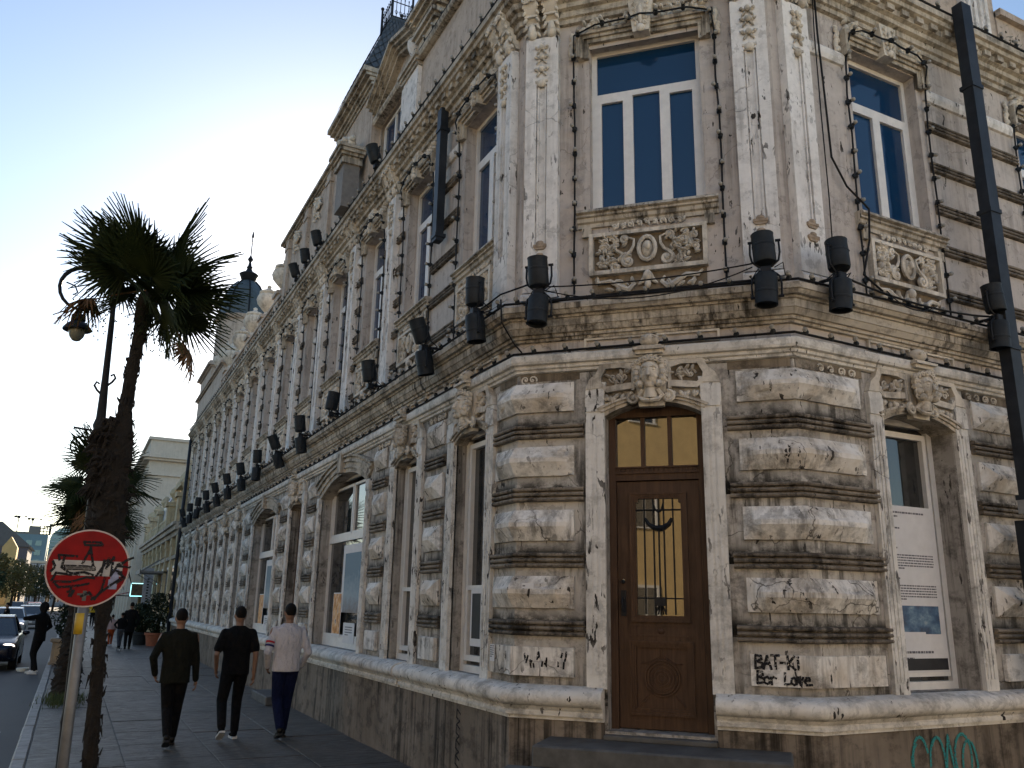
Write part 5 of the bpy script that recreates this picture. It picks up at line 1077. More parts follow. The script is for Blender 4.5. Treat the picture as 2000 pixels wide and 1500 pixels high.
def person(label, loc, rz, H_, feet, hands, mats, sleeve='long', vox=.014, poles=(( -1,-.6,0),(1,-.6,0)), lean=.0, head=(0,0), hem=.92, hair=True, hood=False, group=None, shoes=None, stripes=False):
    k = H_/1.75; T_ = thing('person', label, 'person', loc, rz, group); top_m, leg_m, shoe_m = mats
    GW = 1.12
    P = lambda x,y,z: Vector((x*k, (y+lean*max(0,z-.95))*k, z*k))
    sh = [P(-.205,0,1.395), P(.205,0,1.395)]; hp = [P(-.09,0,.93), P(.09,0,.93)]
    ank = [P(*feet[0]), P(*feet[1])]; knee = []; an2 = []
    for i in (0,1): q, e = ik(hp[i], ank[i], .44*k, .43*k, (0,1,0)); knee.append(q); an2.append(e)
    hd = [P(*hands[0]), P(*hands[1])]; elb = []; wr = []
    for i in (0,1): q, e = ik(sh[i], hd[i], .30*k, .27*k, poles[i]); elb.append(q); wr.append(e)
    hc = P(head[0], .01+head[1], 1.635)
    # body
    mb = MB(); tor = [(0,.87,.155,.105),(0,.98,.15,.10),(0,1.10,.14,.095),(0,1.25,.165,.105),(0,1.38,.175,.10),(0,1.46,.11,.075)]
    mb.rings([ringell(P(0,y,z), a*k*GW, b*k) for y,z,a,b in tor])
    limb(mb, [P(0,-.01,1.44), P(0,.0,1.50), hc+Vector((0,-.005,-.05))*k], [.062*k,.056*k,.055*k])
    mb.ell(hc, (.076*k,.096*k,.115*k), 14, 10); mb.ell(hc+Vector((0,.035,-.06))*k, (.058*k,.06*k,.062*k), 10, 8)
    mb.ell(hc+Vector((0,.10,-.015))*k, (.014*k,.022*k,.026*k), 8, 6)
    for s in (-1,1): mb.ell(hc+Vector((s*.079,.0,-.005))*k, (.012*k,.020*k,.032*k), 8, 6); mb.ell(hc+Vector((s*.03,.084,.012))*k, (.016*k,.010*k,.010*k), 6, 5)
    mb.ell(hc+Vector((0,.088,-.06))*k, (.025*k,.01*k,.008*k), 6, 5)
    for i in (0,1):
        limb(mb, [sh[i], elb[i], wr[i]], [.050*k,.040*k,.028*k]); limb(mb, [hp[i], knee[i], an2[i]], [.075*k,.052*k,.036*k])
        fwd = (wr[i]-elb[i]).normalized(); mb.ell(wr[i]+fwd*.045*k, (.030*k,.022*k,.048*k), 8, 6, fwd.to_track_quat('Z','Y').to_matrix())
    body = remesh(mb, 'body', SKIN, vox)
    fb = MB()
    for i in (0,1):                                              # five fingers, curled
        fwd = (wr[i]-elb[i]).normalized(); inn = Vector((1 if i == 0 else -1,0,0)); sd = Vector((0,1,0)); base = wr[i]+fwd*.075*k
        for j, (w_, L_) in enumerate(((.026,.062),(.009,.075),(-.009,.070),(-.025,.055))):
            a = base+sd*w_*k; fb.tube([a, a+fwd*L_*.5*k, a+fwd*L_*.85*k+inn*.018*k, a+fwd*L_*k+inn*.035*k], [.0095*k,.009*k,.0085*k,.006*k], 6)
        a = wr[i]+fwd*.03*k+sd*.028*k; fb.tube([a, a+sd*.018*k+fwd*.025*k+inn*.01*k, a+sd*.014*k+fwd*.055*k+inn*.02*k], [.011*k,.010*k,.007*k], 6)
    bm = bmesh.new(); bm.from_mesh(body); fm_ = fb.mesh('f', SKIN, True); bm.from_mesh(fm_); bm.to_mesh(body); bm.free(); put('body', body, T_, loc, rz)
    # top
    mb = MB(); mb.rings([ringell(P(0,-.002,z), a*k*GW, b*k) for z,a,b in ((hem,.172,.125),(hem+.06,.17,.122),(1.10,.165,.115),(1.25,.19,.125),(1.34,.205,.122),(1.40,.198,.108),(1.44,.155,.09),(1.475,.095,.075),(1.495,.072,.066))])
    for i in (0,1):
        s0 = sh[i]+Vector((0.02 if i == 0 else -.02,0,0))
        if sleeve == 'long': limb(mb, [s0, elb[i], wr[i]-(wr[i]-elb[i])*.02], [.062*k,.056*k,.043*k])
        else: m_ = sh[i]+(elb[i]-sh[i])*.72; limb(mb, [s0, m_], [.066*k,.068*k])
    if hood: mb.ell(hc+Vector((0,-.02,-.01))*k, (.10*k,.12*k,.145*k), 12, 8)
    top = put('top', remesh(mb, 'top', top_m, vox*.9, 5), T_, loc, rz)
    if stripes:
        for f0, f1, c in ((.50,.58,(.45,.02,.03)),(.66,.74,(.02,.025,.12))):
            mb = MB(); a, b = sh[0]+(elb[0]-sh[0])*f0, sh[0]+(elb[0]-sh[0])*f1; mb.tube([a, b], [.0635*k,.0625*k], 14); put('sleeve_stripe', mb.mesh('sleeve_stripe', plain('stripe', c, .8), True), T_, loc, rz)
    # trousers
    mb = MB(); mb.rings([ringell(P(0,0,z), a*k*1.06, b*k) for z,a,b in ((.84,.168,.122),(.90,.168,.12),(.97,.162,.112),(1.02,.155,.106))])
    for i in (0,1): e = an2[i]+Vector((0,0,.02)); limb(mb, [hp[i]+Vector((0,0,-.03)), knee[i], (knee[i]+e)/2, e], [.098*k,.074*k,.066*k,.058*k])
    put('trousers', remesh(mb, 'trousers', leg_m, vox*.9, 4), T_, loc, rz)
    for i in (0,1):                                              # shoes: upper and sole
        a = an2[i]; lift = feet[i][2]-.085; pitch = -min(.9, lift*4.5); rot = Matrix.Rotation(pitch,3,'X'); mb = MB()
        for c, r in (((0,-.01,-.02),(.045,.06,.05)),((0,.06,-.045),(.047,.09,.038)),((0,.13,-.055),(.044,.07,.028))): mb.ell(a+rot@(Vector(c)*k), tuple(x*k for x in r), 10, 7, rot)
        s_ = put('shoe', remesh(mb, 'shoe', shoe_m, vox*.7, 3), T_, loc, rz)
        mb = MB(); prof_ = [(-.07,.030),(-.05,.040),(0,.041),(.08,.046),(.14,.046),(.185,.034),(.20,.015)]
        out = [(w_,y_) for y_,w_ in prof_]+[(-w_,y_) for y_,w_ in reversed(prof_)]
        mb.rings([[a+rot@(Vector((x_,y_,z_))*k) for x_,y_ in out] for z_ in (-.088,-.062)]); put('sole', mb.mesh('sole', shoes or shoe_m), s_, loc, rz)
    if hair and not hood:
        mb = MB(); mb.ell(hc+Vector((0,-.014,.036))*k, (.080*k,.096*k,.095*k), 16, 12); mb.ell(hc+Vector((0,-.046,.0))*k, (.066*k,.055*k,.06*k), 12, 8); put('hair', remesh(mb, 'hair', HAIR, vox*.7, 2), T_, loc, rz)
    return T_
blk = cloth('black_cloth', (.012,.012,.013)); olive = cloth('olive_jacket', (.018,.019,.014)); white = cloth('white_sweatshirt', (.62,.60,.63)); navy = cloth('blue_trousers', (.012,.018,.06)); dsh = plain('dark_shoe', (.012,.011,.010), .4); wsole = plain('white_sole', (.6,.6,.58), .6)
GM = 'three men walking away along the pavement'
person('man in a dark olive jacket and black trousers, leftmost of three walkers', (1.36,12.35,0), rad(-3), 1.73, ((-.03,-.24,.17),(.06,.24,.085)), ((-.25,.08,.91),(.27,.08,.82)), (olive, blk, dsh), poles=((-.55,-1,0),(.2,-1,0)), hem=.80, lean=.03, group=GM)
person('man in a black T-shirt and black trousers, middle of three walkers', (2.19,12.75,0), rad(2), 1.77, ((-.16,-.26,.19),(.09,.12,.085)), ((-.24,.10,.90),(.25,-.04,.84)), (blk, blk, blk), sleeve='short', poles=((-.5,-1,0),(.3,-1,0)), hem=.84, group=GM, shoes=wsole)
person('man in a white sweatshirt with sleeve stripes and blue trousers', (2.86,12.6,0), rad(0), 1.82, ((-.06,-.20,.15),(.07,.20,.085)), ((-.225,.12,.92),(.225,.12,.92)), (white, navy, dsh), poles=((-.45,-1,0),(.45,-1,0)), hem=.86, group=GM, stripes=True)
grey = cloth('grey_jeans', (.10,.11,.13)); pinkc = cloth('pink_top', (.45,.33,.32)); orange_ = cloth('orange_trousers', (.35,.07,.025)); yel = cloth('yellow_jacket', (.55,.36,.03)); lightshoe = plain('light_shoe', (.5,.49,.46), .6)
person('hooded pedestrian in black standing in the road by the kerb', (-.62,26.8,-.14), rad(60), 1.86, ((-.10,-.08,.085),(.10,.10,.085)), ((-.20,.30,1.35),(.22,.10,.95)), (blk, blk, lightshoe), hood=True, vox=.018, hem=.78)
person('adult in long dark coat walking down the pavement', (2.14,36.2,0), rad(0), 1.72, ((-.08,-.10,.10),(.08,.14,.085)), ((-.24,.04,.85),(.24,.04,.85)), (blk, blk, dsh), vox=.022, hem=.62)
person('child in a dark top riding a kick scooter', (1.80,35.2,.10), rad(10), 1.25, ((-.05,-.08,.085),(.06,.12,.085)), ((-.16,.30,1.0),(.16,.30,1.0)), (blk, grey, dsh), vox=.018)
person('child in a pale pink top and orange trousers', (1.62,38.6,0), rad(0), 1.22, ((-.06,-.10,.085),(.07,.14,.085)), ((-.22,.04,.85),(.22,.06,.88)), (pinkc, orange_, lightshoe), vox=.018)
person('distant walker in a bright yellow jacket', (1.48,66.0,0), rad(0), 1.7, ((-.08,-.10,.085),(.08,.14,.085)), ((-.24,.04,.85),(.24,.04,.85)), (yel, blk, dsh), vox=.024)
person('dark figure crossing the road behind the near car', (-2.55,46.0,-.14), rad(80), 1.72, ((-.08,-.10,.085),(.08,.14,.085)), ((-.24,.04,.85),(.24,.04,.85)), (blk, blk, dsh), vox=.024)
loc = (1.80,35.2,0); T_ = thing('kick_scooter', 'small two-wheeled kick scooter ridden by the child', 'scooter', loc, rad(10))
mb = MB(); mb.bbox(-.06,.06,-.30,.22,.075,.10,.008); put('deck', mb.mesh('deck', Mt['iron']), T_, loc, rad(10))
mb = MB(); mb.tube([(0,.24,.06),(0,.22,.12),(0,.17,.80)], .014, 6); mb.tube([(-.17,.17,.80),(.17,.17,.80)], .012, 6); put('handlebar', mb.mesh('handlebar', Mt['can']), T_, loc, rad(10))
for y in (-.33,.26):
    mb = MB(); mb.rings([[(x,y+.06*math.cos(a*math.pi/8),.06+.06*math.sin(a*math.pi/8)) for a in range(16)] for x in (-.015,.015)]); put('wheel', mb.mesh('wheel', plain('scooter_wheel', (.2,.2,.2), .6)), T_, loc, rad(10))
# ---------------------------------------------------------------- cars
TYRE = plain('tyre', (.012,.012,.012), .8); RIM = plain('rim', (.35,.36,.37), .35, .7); CG = Mt['glassd']
def rr_ring(y, hw, z0, z1, n=5, c=.10):
    pts = []
    for cx, cz, a0 in ((hw-c,z1-c,0),(-hw+c,z1-c,90),(-hw+c,z0+c,180),(hw-c,z0+c,270)):
        for i in range(n): a = rad(a0+90*i/(n-1)); pts.append((cx+c*math.cos(a), y, cz+c*math.sin(a)))
    return pts
def carmeshes(colour, nm):
    paint = NT(nm+'_paint').fin(colour, .25, .2, Coat_Weight=.15, Coat_Roughness=.1); D_ = {}
    mb = MB(); mb.rings([rr_ring(y,hw,z0,z1,5,c) for y,hw,z0,z1,c in ((-2.22,.66,.36,.60,.08),(-2.16,.78,.28,.68,.10),(-1.95,.85,.24,.76,.12),(-1.5,.88,.22,.84,.12),(-.95,.89,.22,.92,.12),(-.3,.895,.22,.94,.10),(.8,.895,.22,.95,.10),(1.6,.88,.22,.96,.12),(2.0,.84,.26,.95,.12),(2.14,.78,.34,.90,.10),(2.18,.68,.42,.82,.08))]); D_['body'] = mb.mesh('body', paint, 50)
    mb = MB(); A_ = [(-.98,.78,.92),(-.30,.60,1.38),(-.1,.59,1.42),(.75,.58,1.43),(1.05,.57,1.39),(1.78,.74,.95)]
    L0 = [(-hw,y,z) for y,hw,z in A_]; R0 = [(hw,y,z) for y,hw,z in A_]
    mb.add([p for p in L0]+[p for p in R0]+[(-.80,.4,.93),(.80,.4,.93)], [(0,1,7,6),(4,5,11,10),(0,5,4,3,2,1),(6,7,8,9,10,11)]); D_['glasshouse'] = mb.mesh('glasshouse', CG)
    mb = MB(); mb.add(L0[1:5]+R0[1:5]+[(x*1.0,y,z+.03) for x,y,z in L0[1:5]+R0[1:5]], [(0,1,5,4),(1,2,6,5),(2,3,7,6),(8,9,13,12),(9,10,14,13),(10,11,15,14),(0,8,12,4),(3,11,15,7),(0,1,9,8),(1,2,10,9),(2,3,11,10),(4,5,13,12),(5,6,14,13),(6,7,15,14)])
    for s in (-1,1):
        for a, b in ((0,1),(5,4)): y0,h0,z0 = A_[a]; y1,h1,z1 = A_[b]; mb.tube([(s*h0,y0,z0),(s*h1,y1,z1)], .035, 5)
        mb.tube([(s*.80,.35,.93),(s*.60,.30,1.42)], .035, 5)
    D_['roof'] = mb.mesh('roof', paint, 30)
    mb = MB(); mb.rings([[(x,.32*math.cos(a*math.pi/10),.32*math.sin(a*math.pi/10)) for a in range(20)] for x in (-.10,.10)]); D_['wheel'] = mb.mesh('wheel', TYRE, 40)
    mb = MB(); mb.rings([[(x,.20*math.cos(a*math.pi/10),.20*math.sin(a*math.pi/10)) for a in range(20)] for x in (-.105,.105)]); D_['rim'] = mb.mesh('rim', RIM, 40)
    mb = MB(); mb.ell((0,0,0),(.17,.10,.075),12,8); D_['headlight'] = mb.mesh('headlight', emat(nm+'_lamp', (1,.85,.75), .9), True)
    mb = MB(); mb.ell((0,0,0),(.10,.06,.065),10,7); mb.box(-.02,.02,-.02,.02,-.09,0); D_['mirror'] = mb.mesh('mirror', paint, 40)
    mb = MB(); mb.box(-.42,.42,-.02,.02,.0,.11)
    for i in range(4): mb.box(-.42,.42,-.03,-.02,.012+.026*i,.022+.026*i)
    D_['grille'] = mb.mesh('grille', Mt['iron'])
    mb = MB(); mb.box(-.26,.26,-.015,.0,0,.11); D_['number_plate'] = mb.mesh('number_plate', Mt['paper']); return D_
CM = {}
def car(label, loc, rz, colour, full=True, lamps=(-1,1)):
    if colour not in CM: CM[colour] = carmeshes(colour, 'car%d' % len(CM))
    D_ = CM[colour]; T_ = thing('car', label, 'car', loc, rz, 'cars in the street'); loc = Vector(loc); Rm = Matrix.Rotation(rz,3,'Z')
    def at(n_, p, par=T_): return put(n_, D_[n_], par, loc+Rm@Vector(p), rz)
    for n_ in ('body','glasshouse','roof'): at(n_, (0,0,0))
    for s in (-1,1):
        for y in (-1.38,1.32): w = at('wheel', (s*.79,y,.32)); at('rim', (s*.79,y,.32), w)
        at('mirror', (s*.98,-.72,.98))
        if s in lamps: at('headlight', (s*.64,-2.06,.66))
    at('grille', (0,-2.21,.50)); at('number_plate', (0,-2.24,.38)); return T_
car('dark blue car with lit headlamps facing the camera at the kerb', (-2.02,29.9,-.14), 0, (.006,.008,.018))
car('white car second in the queue down the street', (-2.75,52.0,-.14), 0, (.55,.56,.58))
car('silver car third in the queue down the street', (-2.3,66.0,-.14), 0, (.30,.31,.33))
car('dark teal car parked further along the street', (-2.5,82.0,-.14), 0, (.02,.05,.06))
car('red car far down the street', (-3.4,105.0,-.14), 0, (.28,.02,.02))
car('pale car far down the street beyond the red one', (-5.6,118.0,-.14), 0, (.45,.44,.42))
mb = MB(); mb.lathe([(.02,0),(.11,0),(.15,.05),(.16,.10),(.15,.10),(.10,.03),(.01,.03)], n=14); tag(put('basin', mb.mesh('basin', plain('white_plastic', (.7,.75,.72), .3), 40), None, (-.93,27.6,-.14)), 'small white plastic basin on the road beside the hooded pedestrian', 'basin')
# ---------------------------------------------------------------- buildings across the two streets (ochre: seen in the door glass; cream: added for bounce light)
Mt['ochre'] = plain('ochre_stucco', (.60,.44,.21), .85, var=.15, nscale=2)
Mt['cream'] = plain('cream_stucco', (.66,.58,.46), .85, var=.12, nscale=2)
def townhouse(name, label, loc, rz, w, h, d, mat, floors, bays, sign=None):
    t_ = thing(name, label, 'building', loc, rz)
    mb = MB(); mb.box(-w/2,w/2,0,d,0,h); put('wall', mb.mesh('wall', mat), t_, loc, rz)
    mb = MB(); mb.box(-w/2-.3,w/2+.3,-.4,d+.3,h,h+.25); mb.box(-w/2-.15,w/2+.15,-.2,d,h-.3,h-.002); put('roof_cornice', mb.mesh('roof_cornice', Mt['cream']), t_, loc, rz)
    fm_ = MB(); fm_.box(-.65,.65,-.08,0,-.05,.0); fm_.box(-.6,-.5,-.05,0,0,1.9); fm_.box(.5,.6,-.05,0,0,1.9); fm_.box(-.5,.5,-.05,0,1.8,1.9); fm_.box(-.03,.03,-.05,0,0,1.8); fm_ = fm_.mesh('window', Mt['pvc'])
    pm_ = MB(); pm_.box(-.5,.5,-.02,-.005,0,1.8); pm_ = pm_.mesh('pane', Mt['glassd'])
    for f_ in range(floors):
        for b_ in range(bays):
            p = Matrix.Rotation(rz,3,'Z') @ Vector((-w/2+w*(b_+.5)/bays, 0, .9+f_*h/floors)) + Vector(loc)
            wn_ = put('window', fm_, t_, p, rz); put('pane', pm_, wn_, p, rz)
    return t_
townhouse('town_house', 'ochre house across the main street, mirrored in the door glass', (-14.0,-7.0,-.1), rad(90), 24, 12.0, 8, Mt['ochre'], 3, 7)
townhouse('town_house', 'unseen cream house added behind the viewer to bounce warm light', (8.0,-13.0,-.1), rad(180), 40, 8.0, 8, Mt['cream'], 2, 12)  # cream house added out of view, throws warm light onto the corner facade
# ---------------------------------------------------------------- further buildings, trees and skyline
Mt['oldcream'] = plaster('old_cream', (.52,.45,.30), (.42,.36,.24), streak=.35, grime=.25, seed=131)
Mt['blank'] = plaster('blank_render', (.58,.53,.45), (.54,.49,.41), streak=.12, grime=.08, seed=151, bstr=.1)
hx = AX; H0 = AY+LLEN+.15; loc = (hx,H0,0)
T_ = thing('low_house', 'low old cream house with balustrade joined to the corner building', 'building', loc)
def hp_(nm, mb, m): return put(nm, mb.mesh(nm, m), T_, loc)
mb = MB(); mb.box(0,9,0,21,-.05,5.0); hp_('wall', mb, Mt['oldcream'])
mb = MB(); mb.box(-.35,9,-.0,21.2,4.75,4.95); mb.box(-.22,9,0,21.1,4.55,4.75); mb.box(-.45,9,0,21.2,4.95,5.08); mb.box(-.12,9,0,21,3.6,3.75); hp_('cornice', mb, Mt['cornice'])
for i in range(9):
    mb = MB(); y = .2+i*2.5; mb.box(-.14,.0,y,y+.42,0,4.55); mb.box(-.2,.0,y-.05,y+.47,4.2,4.55); hp_('pilaster', mb, Mt['oldcream'])
    if i < 8:
        mb = MB(); mb.box(-.05,.0,y+.85,y+2.05,.7,3.3); hp_('window', mb, Mt['pvc']); mb = MB(); mb.box(-.07,-.05,y+.95,y+1.95,.85,3.2); hp_('pane', mb, Mt['glassd'])
for i in range(5):
    mb = MB(); y = .6+i*4.6; mb.box(-.3,.3,y,y+.7,5.08,6.2); mb.box(-.4,.4,y-.1,y+.8,6.2,6.4); mb.lathe([(.02,6.4),(.2,6.4),(.1,6.55),(.28,6.85),(.2,7.05),(.05,7.2)], (0,y+.35,0), 10); hp_('roof_pedestal', mb, Mt['oldcream'])
mb = MB(); mb.box(.2,2.2,.4,5.2,5.05,7.0); mb.box(-.05,2.4,.2,5.4,7.0,7.3); mb.box(.1,2.3,.3,5.3,7.3,7.7); hp_('attic_block', mb, Mt['oldcream'])
mb = MB(); mb.box(-.25,-.18,5.6,20,5.6,5.7)
for i in range(46): mb.lathe([(.05,5.08),(.03,5.2),(.06,5.35),(.03,5.5),(.05,5.6)], (-.21,5.8+i*.31,0), 6)
o = hp_('balustrade', mb, Mt['oldcream']); o['kind'] = 'stuff'
mb = MB(); mb.box(-.1,1.6,7.2,9.8,5.0,6.6); mb.prism([(-.1,6.6),(1.6,6.6),(1.3,7.4),(.3,7.4)], -9.8, -7.2); hp_('roof_dormer', mb, plain('grey_metal_sheet', (.16,.19,.24), .5))
mb = MB(); mb.box(-1.15,-.02,5.2,8.2,3.05,3.14); mb.box(-1.18,-1.13,5.2,8.2,3.0,3.2)
for y in (5.3,8.1): mb.tube([(-1.1,y,3.1),(0,y,3.9)], .02, 5); mb.tube([(-1.1,y,3.05),(0,y,2.4)], .02, 5)
hp_('canopy', mb, plain('canopy_grey', (.18,.18,.18), .6))
sl_ = (hx-.62,H0+14.2,2.35); S1 = thing('shop_sign', 'square shop sign with a glowing turquoise border', 'sign', sl_)
mb = MB(); mb.box(-.33,.33,-.03,.03,-.33,.33); put('panel', mb.mesh('panel', plain('sign_panel', (.10,.06,.03), .5, var=.9, nscale=6)), S1, sl_)
mb = MB()
for a,b,c,d in ((-.35,.35,.33,.36),(-.35,.35,-.36,-.33),(-.36,-.33,-.33,.33),(.33,.36,-.33,.33)): mb.box(a,b,-.05,-.03,c,d)
put('lit_border', mb.mesh('lit_border', emat('turquoise_glow', (.35,.85,.9), 1.2)), S1, sl_)
sl_ = (hx-.45,H0+9.5,2.45); S2 = thing('shop_sign', 'tall narrow white hanging shop sign', 'sign', sl_); mb = MB(); mb.box(-.22,.22,-.04,.04,-.95,.95); put('panel', mb.mesh('panel', plain('sign_white_panel', (.32,.33,.36), .6)), S2, sl_)
mb = MB(); mb.rings([[(.08*math.cos(a*math.pi/6),y,.70+.08*math.sin(a*math.pi/6)) for a in range(12)] for y in (-.048,-.042)])
for i in range(9): mb.box(-.05,.05,-.046,-.04,-.75+.14*i,-.68+.14*i)
put('lettering', mb.mesh('lettering', Mt['ink']), S2, sl_)
aw = (hx,H0+15.5,0); A1 = thing('awning', 'dark red shop awning over the far pavement', 'awning', aw); mb = MB(); mb.add([(0,0,2.45),(0,5,2.45),(-1.6,5,2.05),(-1.6,0,2.05),(0,0,2.42),(0,5,2.42),(-1.6,5,2.02),(-1.6,0,2.02),(-1.6,5,1.85),(-1.6,0,1.85)], [(0,1,2,3),(4,5,6,7),(0,3,7,4),(1,2,6,5),(3,2,8,9)]); put('fabric', mb.mesh('fabric', plain('red_awning', (.20,.03,.025), .8)), A1, aw)
mb = MB(); mb.tube([(-1.55,.05,2.03),(0,.05,2.0)], .02, 5); mb.tube([(-1.55,4.95,2.03),(0,4.95,2.0)], .02, 5); put('frame', mb.mesh('frame', Mt['iron']), A1, aw)
loc = (3.45,60.5,0); T_ = thing('tall_building', 'tall plain cream building with blank end wall and moulded cornice', 'building', loc)
mb = MB(); mb.box(0,14,0,26,-.05,10.9); hp_('wall', mb, Mt['blank'])
mb = MB(); mb.box(-.18,14,-.18,26,9.9,10.1); mb.box(-.35,14,-.35,26,10.9,11.05); mb.box(-.55,14,-.55,26,11.05,11.25); mb.box(-.05,14,-.05,26,11.25,12.3); mb.box(-.2,14,-.2,26,12.3,12.5); hp_('cornice', mb, Mt['blank'])
for i in range(7): mb = MB(); mb.box(-.2,0,.3+i*3.6,1.1+i*3.6,0,9.9); hp_('pilaster', mb, Mt['blank'])
for i in range(6):
    for z in (1,4,7): mb = MB(); mb.box(-.06,0,1.7+i*3.6,3.1+i*3.6,z,z+1.9); hp_('window', mb, Mt['glassd'])
for i, (y, h, w, m) in enumerate(((88,9,20,Mt['cream']),(110,7.5,26,Mt['oldcream']),(138,11,30,Mt['cream']))):
    townhouse('town_house', ['cream house beyond the tall blank building','old cream house far along the right side','last pale house at the end of the right side'][i], (4.0,y+w/2,-.1), rad(-90), w, h, 10, m, 2, int(w/3))
# left side: sunlit yellow house with two gables, dark house
Mt['sunyellow'] = plain('yellow_render', (.60,.40,.16), .85, var=.12, nscale=1)
def spire_house(name, label, loc, w, d, h, m, gables):
    T2 = thing(name, label, 'building', loc); mb = MB(); mb.box(-w,0,0,d,-.2,h); put('wall', mb.mesh('wall', m), T2, loc)
    for gx, gw, gh in gables:
        mb = MB(); mb.box(gx-gw/2,gx+gw/2,-.3,3,h,h+gh*.6); mb.prism([(gx-gw/2,h+gh*.6),(gx+gw/2,h+gh*.6),(gx,h+gh)], -3, .3); put('turret', mb.mesh('turret', m), T2, loc)
    wm = MB(); wm.box(-.5,.5,-.06,0,0,1.7); wm = wm.mesh('window', Mt['glassd'])
    for i in range(int(w/2)):
        for z in (1,4): put('window', wm, T2, Vector(loc)+Vector((-1-2*i,0,z)))
spire_house('yellow_house', 'sunlit yellow house with little turrets beyond the street trees', (-6.6,122,-.14), 16, 14, 6.0, Mt['sunyellow'], ((-1.0,1.6,3.2),(-3.4,1.2,2.6),(-5.6,1.8,3.4)))
loc = (-7.0,152,-.14); T_ = thing('dark_house', 'dark hip-roofed house behind the yellow house', 'building', loc); mb = MB(); mb.box(-18,0,0,14,0,9.5); hp_('wall', mb, plain('dark_render', (.10,.10,.12), .85)); mb = MB(); mb.prism([(-18.5,9.5),(.5,9.5),(-4,13.2),(-14,13.2)], -14.3, .3); hp_('roof', mb, Mt['slate'])
# glass tower with rounded top, construction block, cranes
t = NT('tower_glass'); Mt['tower'] = t.fin((.10,.17,.20), .15, .3)
loc = (-11.0,395,-.14); T_ = thing('glass_tower', 'pale blue glass tower with a rounded shoulder', 'tower', loc); Hh = 31.0; W2 = 17.0
prof_ = [(0,0)]+[(0,Hh*.80)]+[(W2*.5*(1-math.cos(a)),Hh*.80+Hh*.20*math.sin(a)) for a in [rad(x) for x in (15,30,45,60,75,90)]]+[(W2,Hh*.92),(W2,0)]
mb = MB(); mb.prism(prof_, -14, 0); hp_('shell', mb, Mt['tower'])
fl = plain('floor_edge', (.30,.36,.38), .6)
for i in range(20):
    z = 1.2+i*1.42; x0 = 0
    if z > Hh*.80: x0 = W2*.5*(1-math.cos(math.asin(min(1,(z-Hh*.80)/(Hh*.20)))))
    mb = MB(); mb.box(x0-.1,W2+.1,-.25,-.02,z,z+.38); hp_('floor_band', mb, fl)
loc = (-41,352,-.14); T_ = thing('construction_block', 'unfinished concrete block tinted haze-blue with a lattice top storey', 'building', loc)
mb = MB(); mb.box(0,30.5,0,20,0,24.0); hp_('shell', mb, plain('haze_tint_facade', (.16,.24,.27), .7, var=.1, nscale=.3)); mb = MB(); mb.box(8,10,0,10,24,26.2); mb.box(14.5,17.8,0,12,24,25.6); mb.box(24,27.5,0,12,24,27.0); mb.box(17.8,24,0,12,24,24.8); hp_('roof_block', mb, plain('raw_concrete', (.20,.19,.17), .9))  # distance haze is put into the shell's blue-grey colour
mb = MB()
for i in range(4): mb.box(27.5+i*1.1,27.8+i*1.1,0,.4,24,27.2)
for i in range(4): mb.box(27.5,31.1,0,.4,24.0+i*1.0,24.3+i*1.0)
mb.box(30.4,31.2,0,1,24,28.1); hp_('lattice', mb, plain('raw_concrete2', (.20,.19,.17), .9))
for i in range(9):
    for j in range(6): mb = MB(); mb.box(2+i*3.1,4+i*3.1,-.1,0,3+j*3.4,4.9+j*3.4); hp_('window', mb, Mt['tower'])
def crane(label, loc, h, jib):
    T2 = thing('tower_crane', label, 'crane', loc, 0, 'cranes on the skyline'); mb = MB(); mb.tube([(0,0,0),(0,0,h)], .16, 4); put('mast', mb.mesh('mast', Mt['iron']), T2, loc)
    mb = MB(); mb.tube([(-jib*.45,0,h),(jib,0,h-.15)], .13, 4); mb.box(-jib*.45-.4,-jib*.45+.6,-.3,.3,h-.7,h); mb.box(-.5,.5,-.4,.4,h-.9,h-.1); mb.box(jib*.75,jib,-.3,.3,h-.5,h); put('jib', mb.mesh('jib', Mt['iron']), T2, loc)
crane('left of two small tower cranes on the unfinished block', (-21.2,360,-.14), 31.0, 2.6); crane('right of two small tower cranes on the unfinished block', (-16.6,360,-.14), 30.4, 3.0)
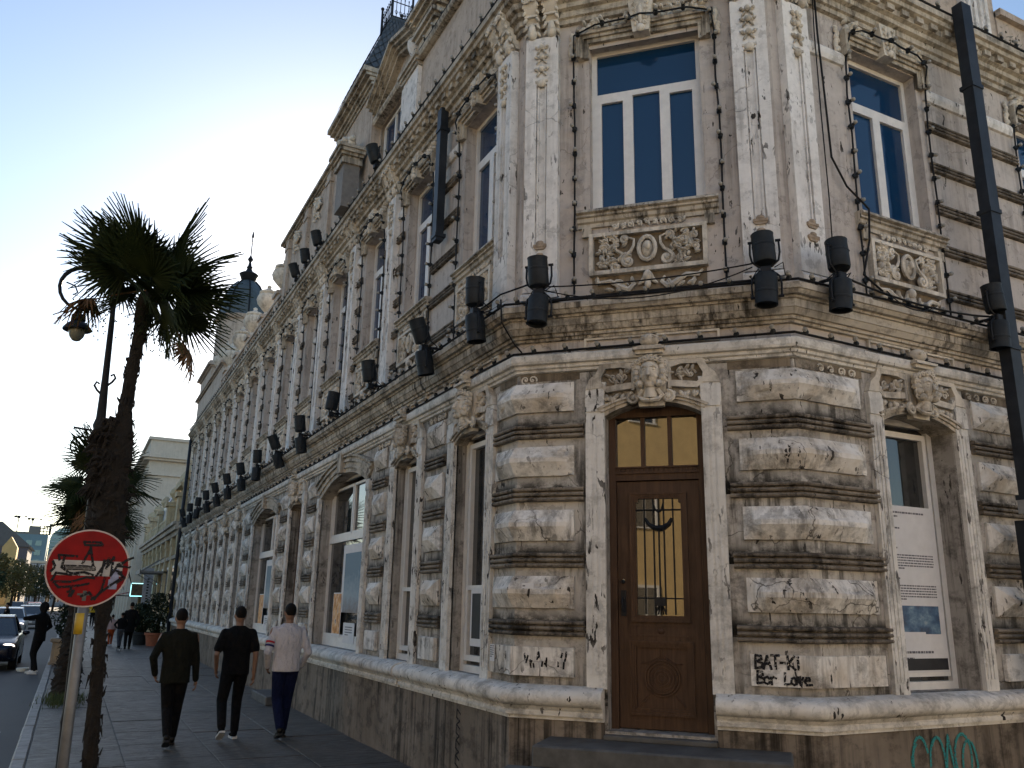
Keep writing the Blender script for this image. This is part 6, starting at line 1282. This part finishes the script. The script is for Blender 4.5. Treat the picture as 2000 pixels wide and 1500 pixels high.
# street trees on the left
LF = [plain('leaf_a', (.05,.07,.018), .7, var=.5), plain('leaf_b', (.10,.09,.02), .7, var=.5), plain('leaf_c', (.03,.045,.018), .7, var=.5)]
def tree(label, loc, h, r, seed, m, n=2600):
    rr = random.Random(seed); T2 = thing('street_tree', label, 'tree', loc, 0, 'street trees on the left'); mb = MB(); mb.tube([(0,0,0),(.1,0,h*.35),(0,.1,h*.6)], [.18,.12,.06], 7)
    for i in range(6): a = rr.random()*6.28; mb.tube([(.05,0,h*(.32+.05*i)),(r*.5*math.cos(a),r*.5*math.sin(a),h*(.5+.06*i))], [.07,.02], 5)
    put('trunk', mb.mesh('trunk', Mt['fibre']), T2, loc); mb = MB(); cl = [(Vector((rr.gauss(0,r*.45),rr.gauss(0,r*.45),h*rr.uniform(.42,.92))), r*rr.uniform(.25,.45)) for i in range(14)]
    for i in range(n):
        c, q = rr.choice(cl); u_ = Vector((rr.gauss(0,1),rr.gauss(0,1),rr.gauss(0,1))).normalized(); p = c+u_*q*rr.uniform(.6,1.05); v_ = Vector((rr.gauss(0,1),rr.gauss(0,1),rr.gauss(0,1))).normalized(); w_ = v_.orthogonal().normalized(); L_ = .14
        mb.add([p-v_*L_, p+w_*L_*.5, p+v_*L_, p-w_*L_*.5], [(0,1,2,3)])
    put('crown', mb.mesh('crown', m, False, False), T2, loc)
for i, (lab, x, y, h, r, mi) in enumerate((('nearest green tree at the left picture edge',-6.6,58,5.2,1.9,0),('yellowish tree just behind the nearest left tree',-6.6,72,5.4,1.9,1),('dark green tree in front of the yellow house',-6.6,88,4.8,2.0,2),('olive tree right of the yellow house',-5.6,104,6.0,2.2,1),('dark round tree below the glass tower',-6.4,125,6.6,2.6,2),('dark tree at the end of the street',-5.0,150,6.5,3.0,2),('low dark tree beside the no-entry sign rim',-2.2,140,6.0,2.6,2),('far dark tree closing the street',-8.5,175,7.0,3.6,2))): tree(lab, (x,y,-.14), h, r, 40+i, LF[mi])
for i, x in enumerate((-16,-8,0,7)): townhouse('town_house', ['grey terrace closing the street, far left','grey terrace closing the street below the glass tower','grey terrace closing the street, centre','grey terrace closing the street, right'][i], (x,230,-.1), 0, 8, 8.5+1.5*(i%2), 8, plain('greyhouse%d'%i, (.22,.22,.23), .8), 3, 4)
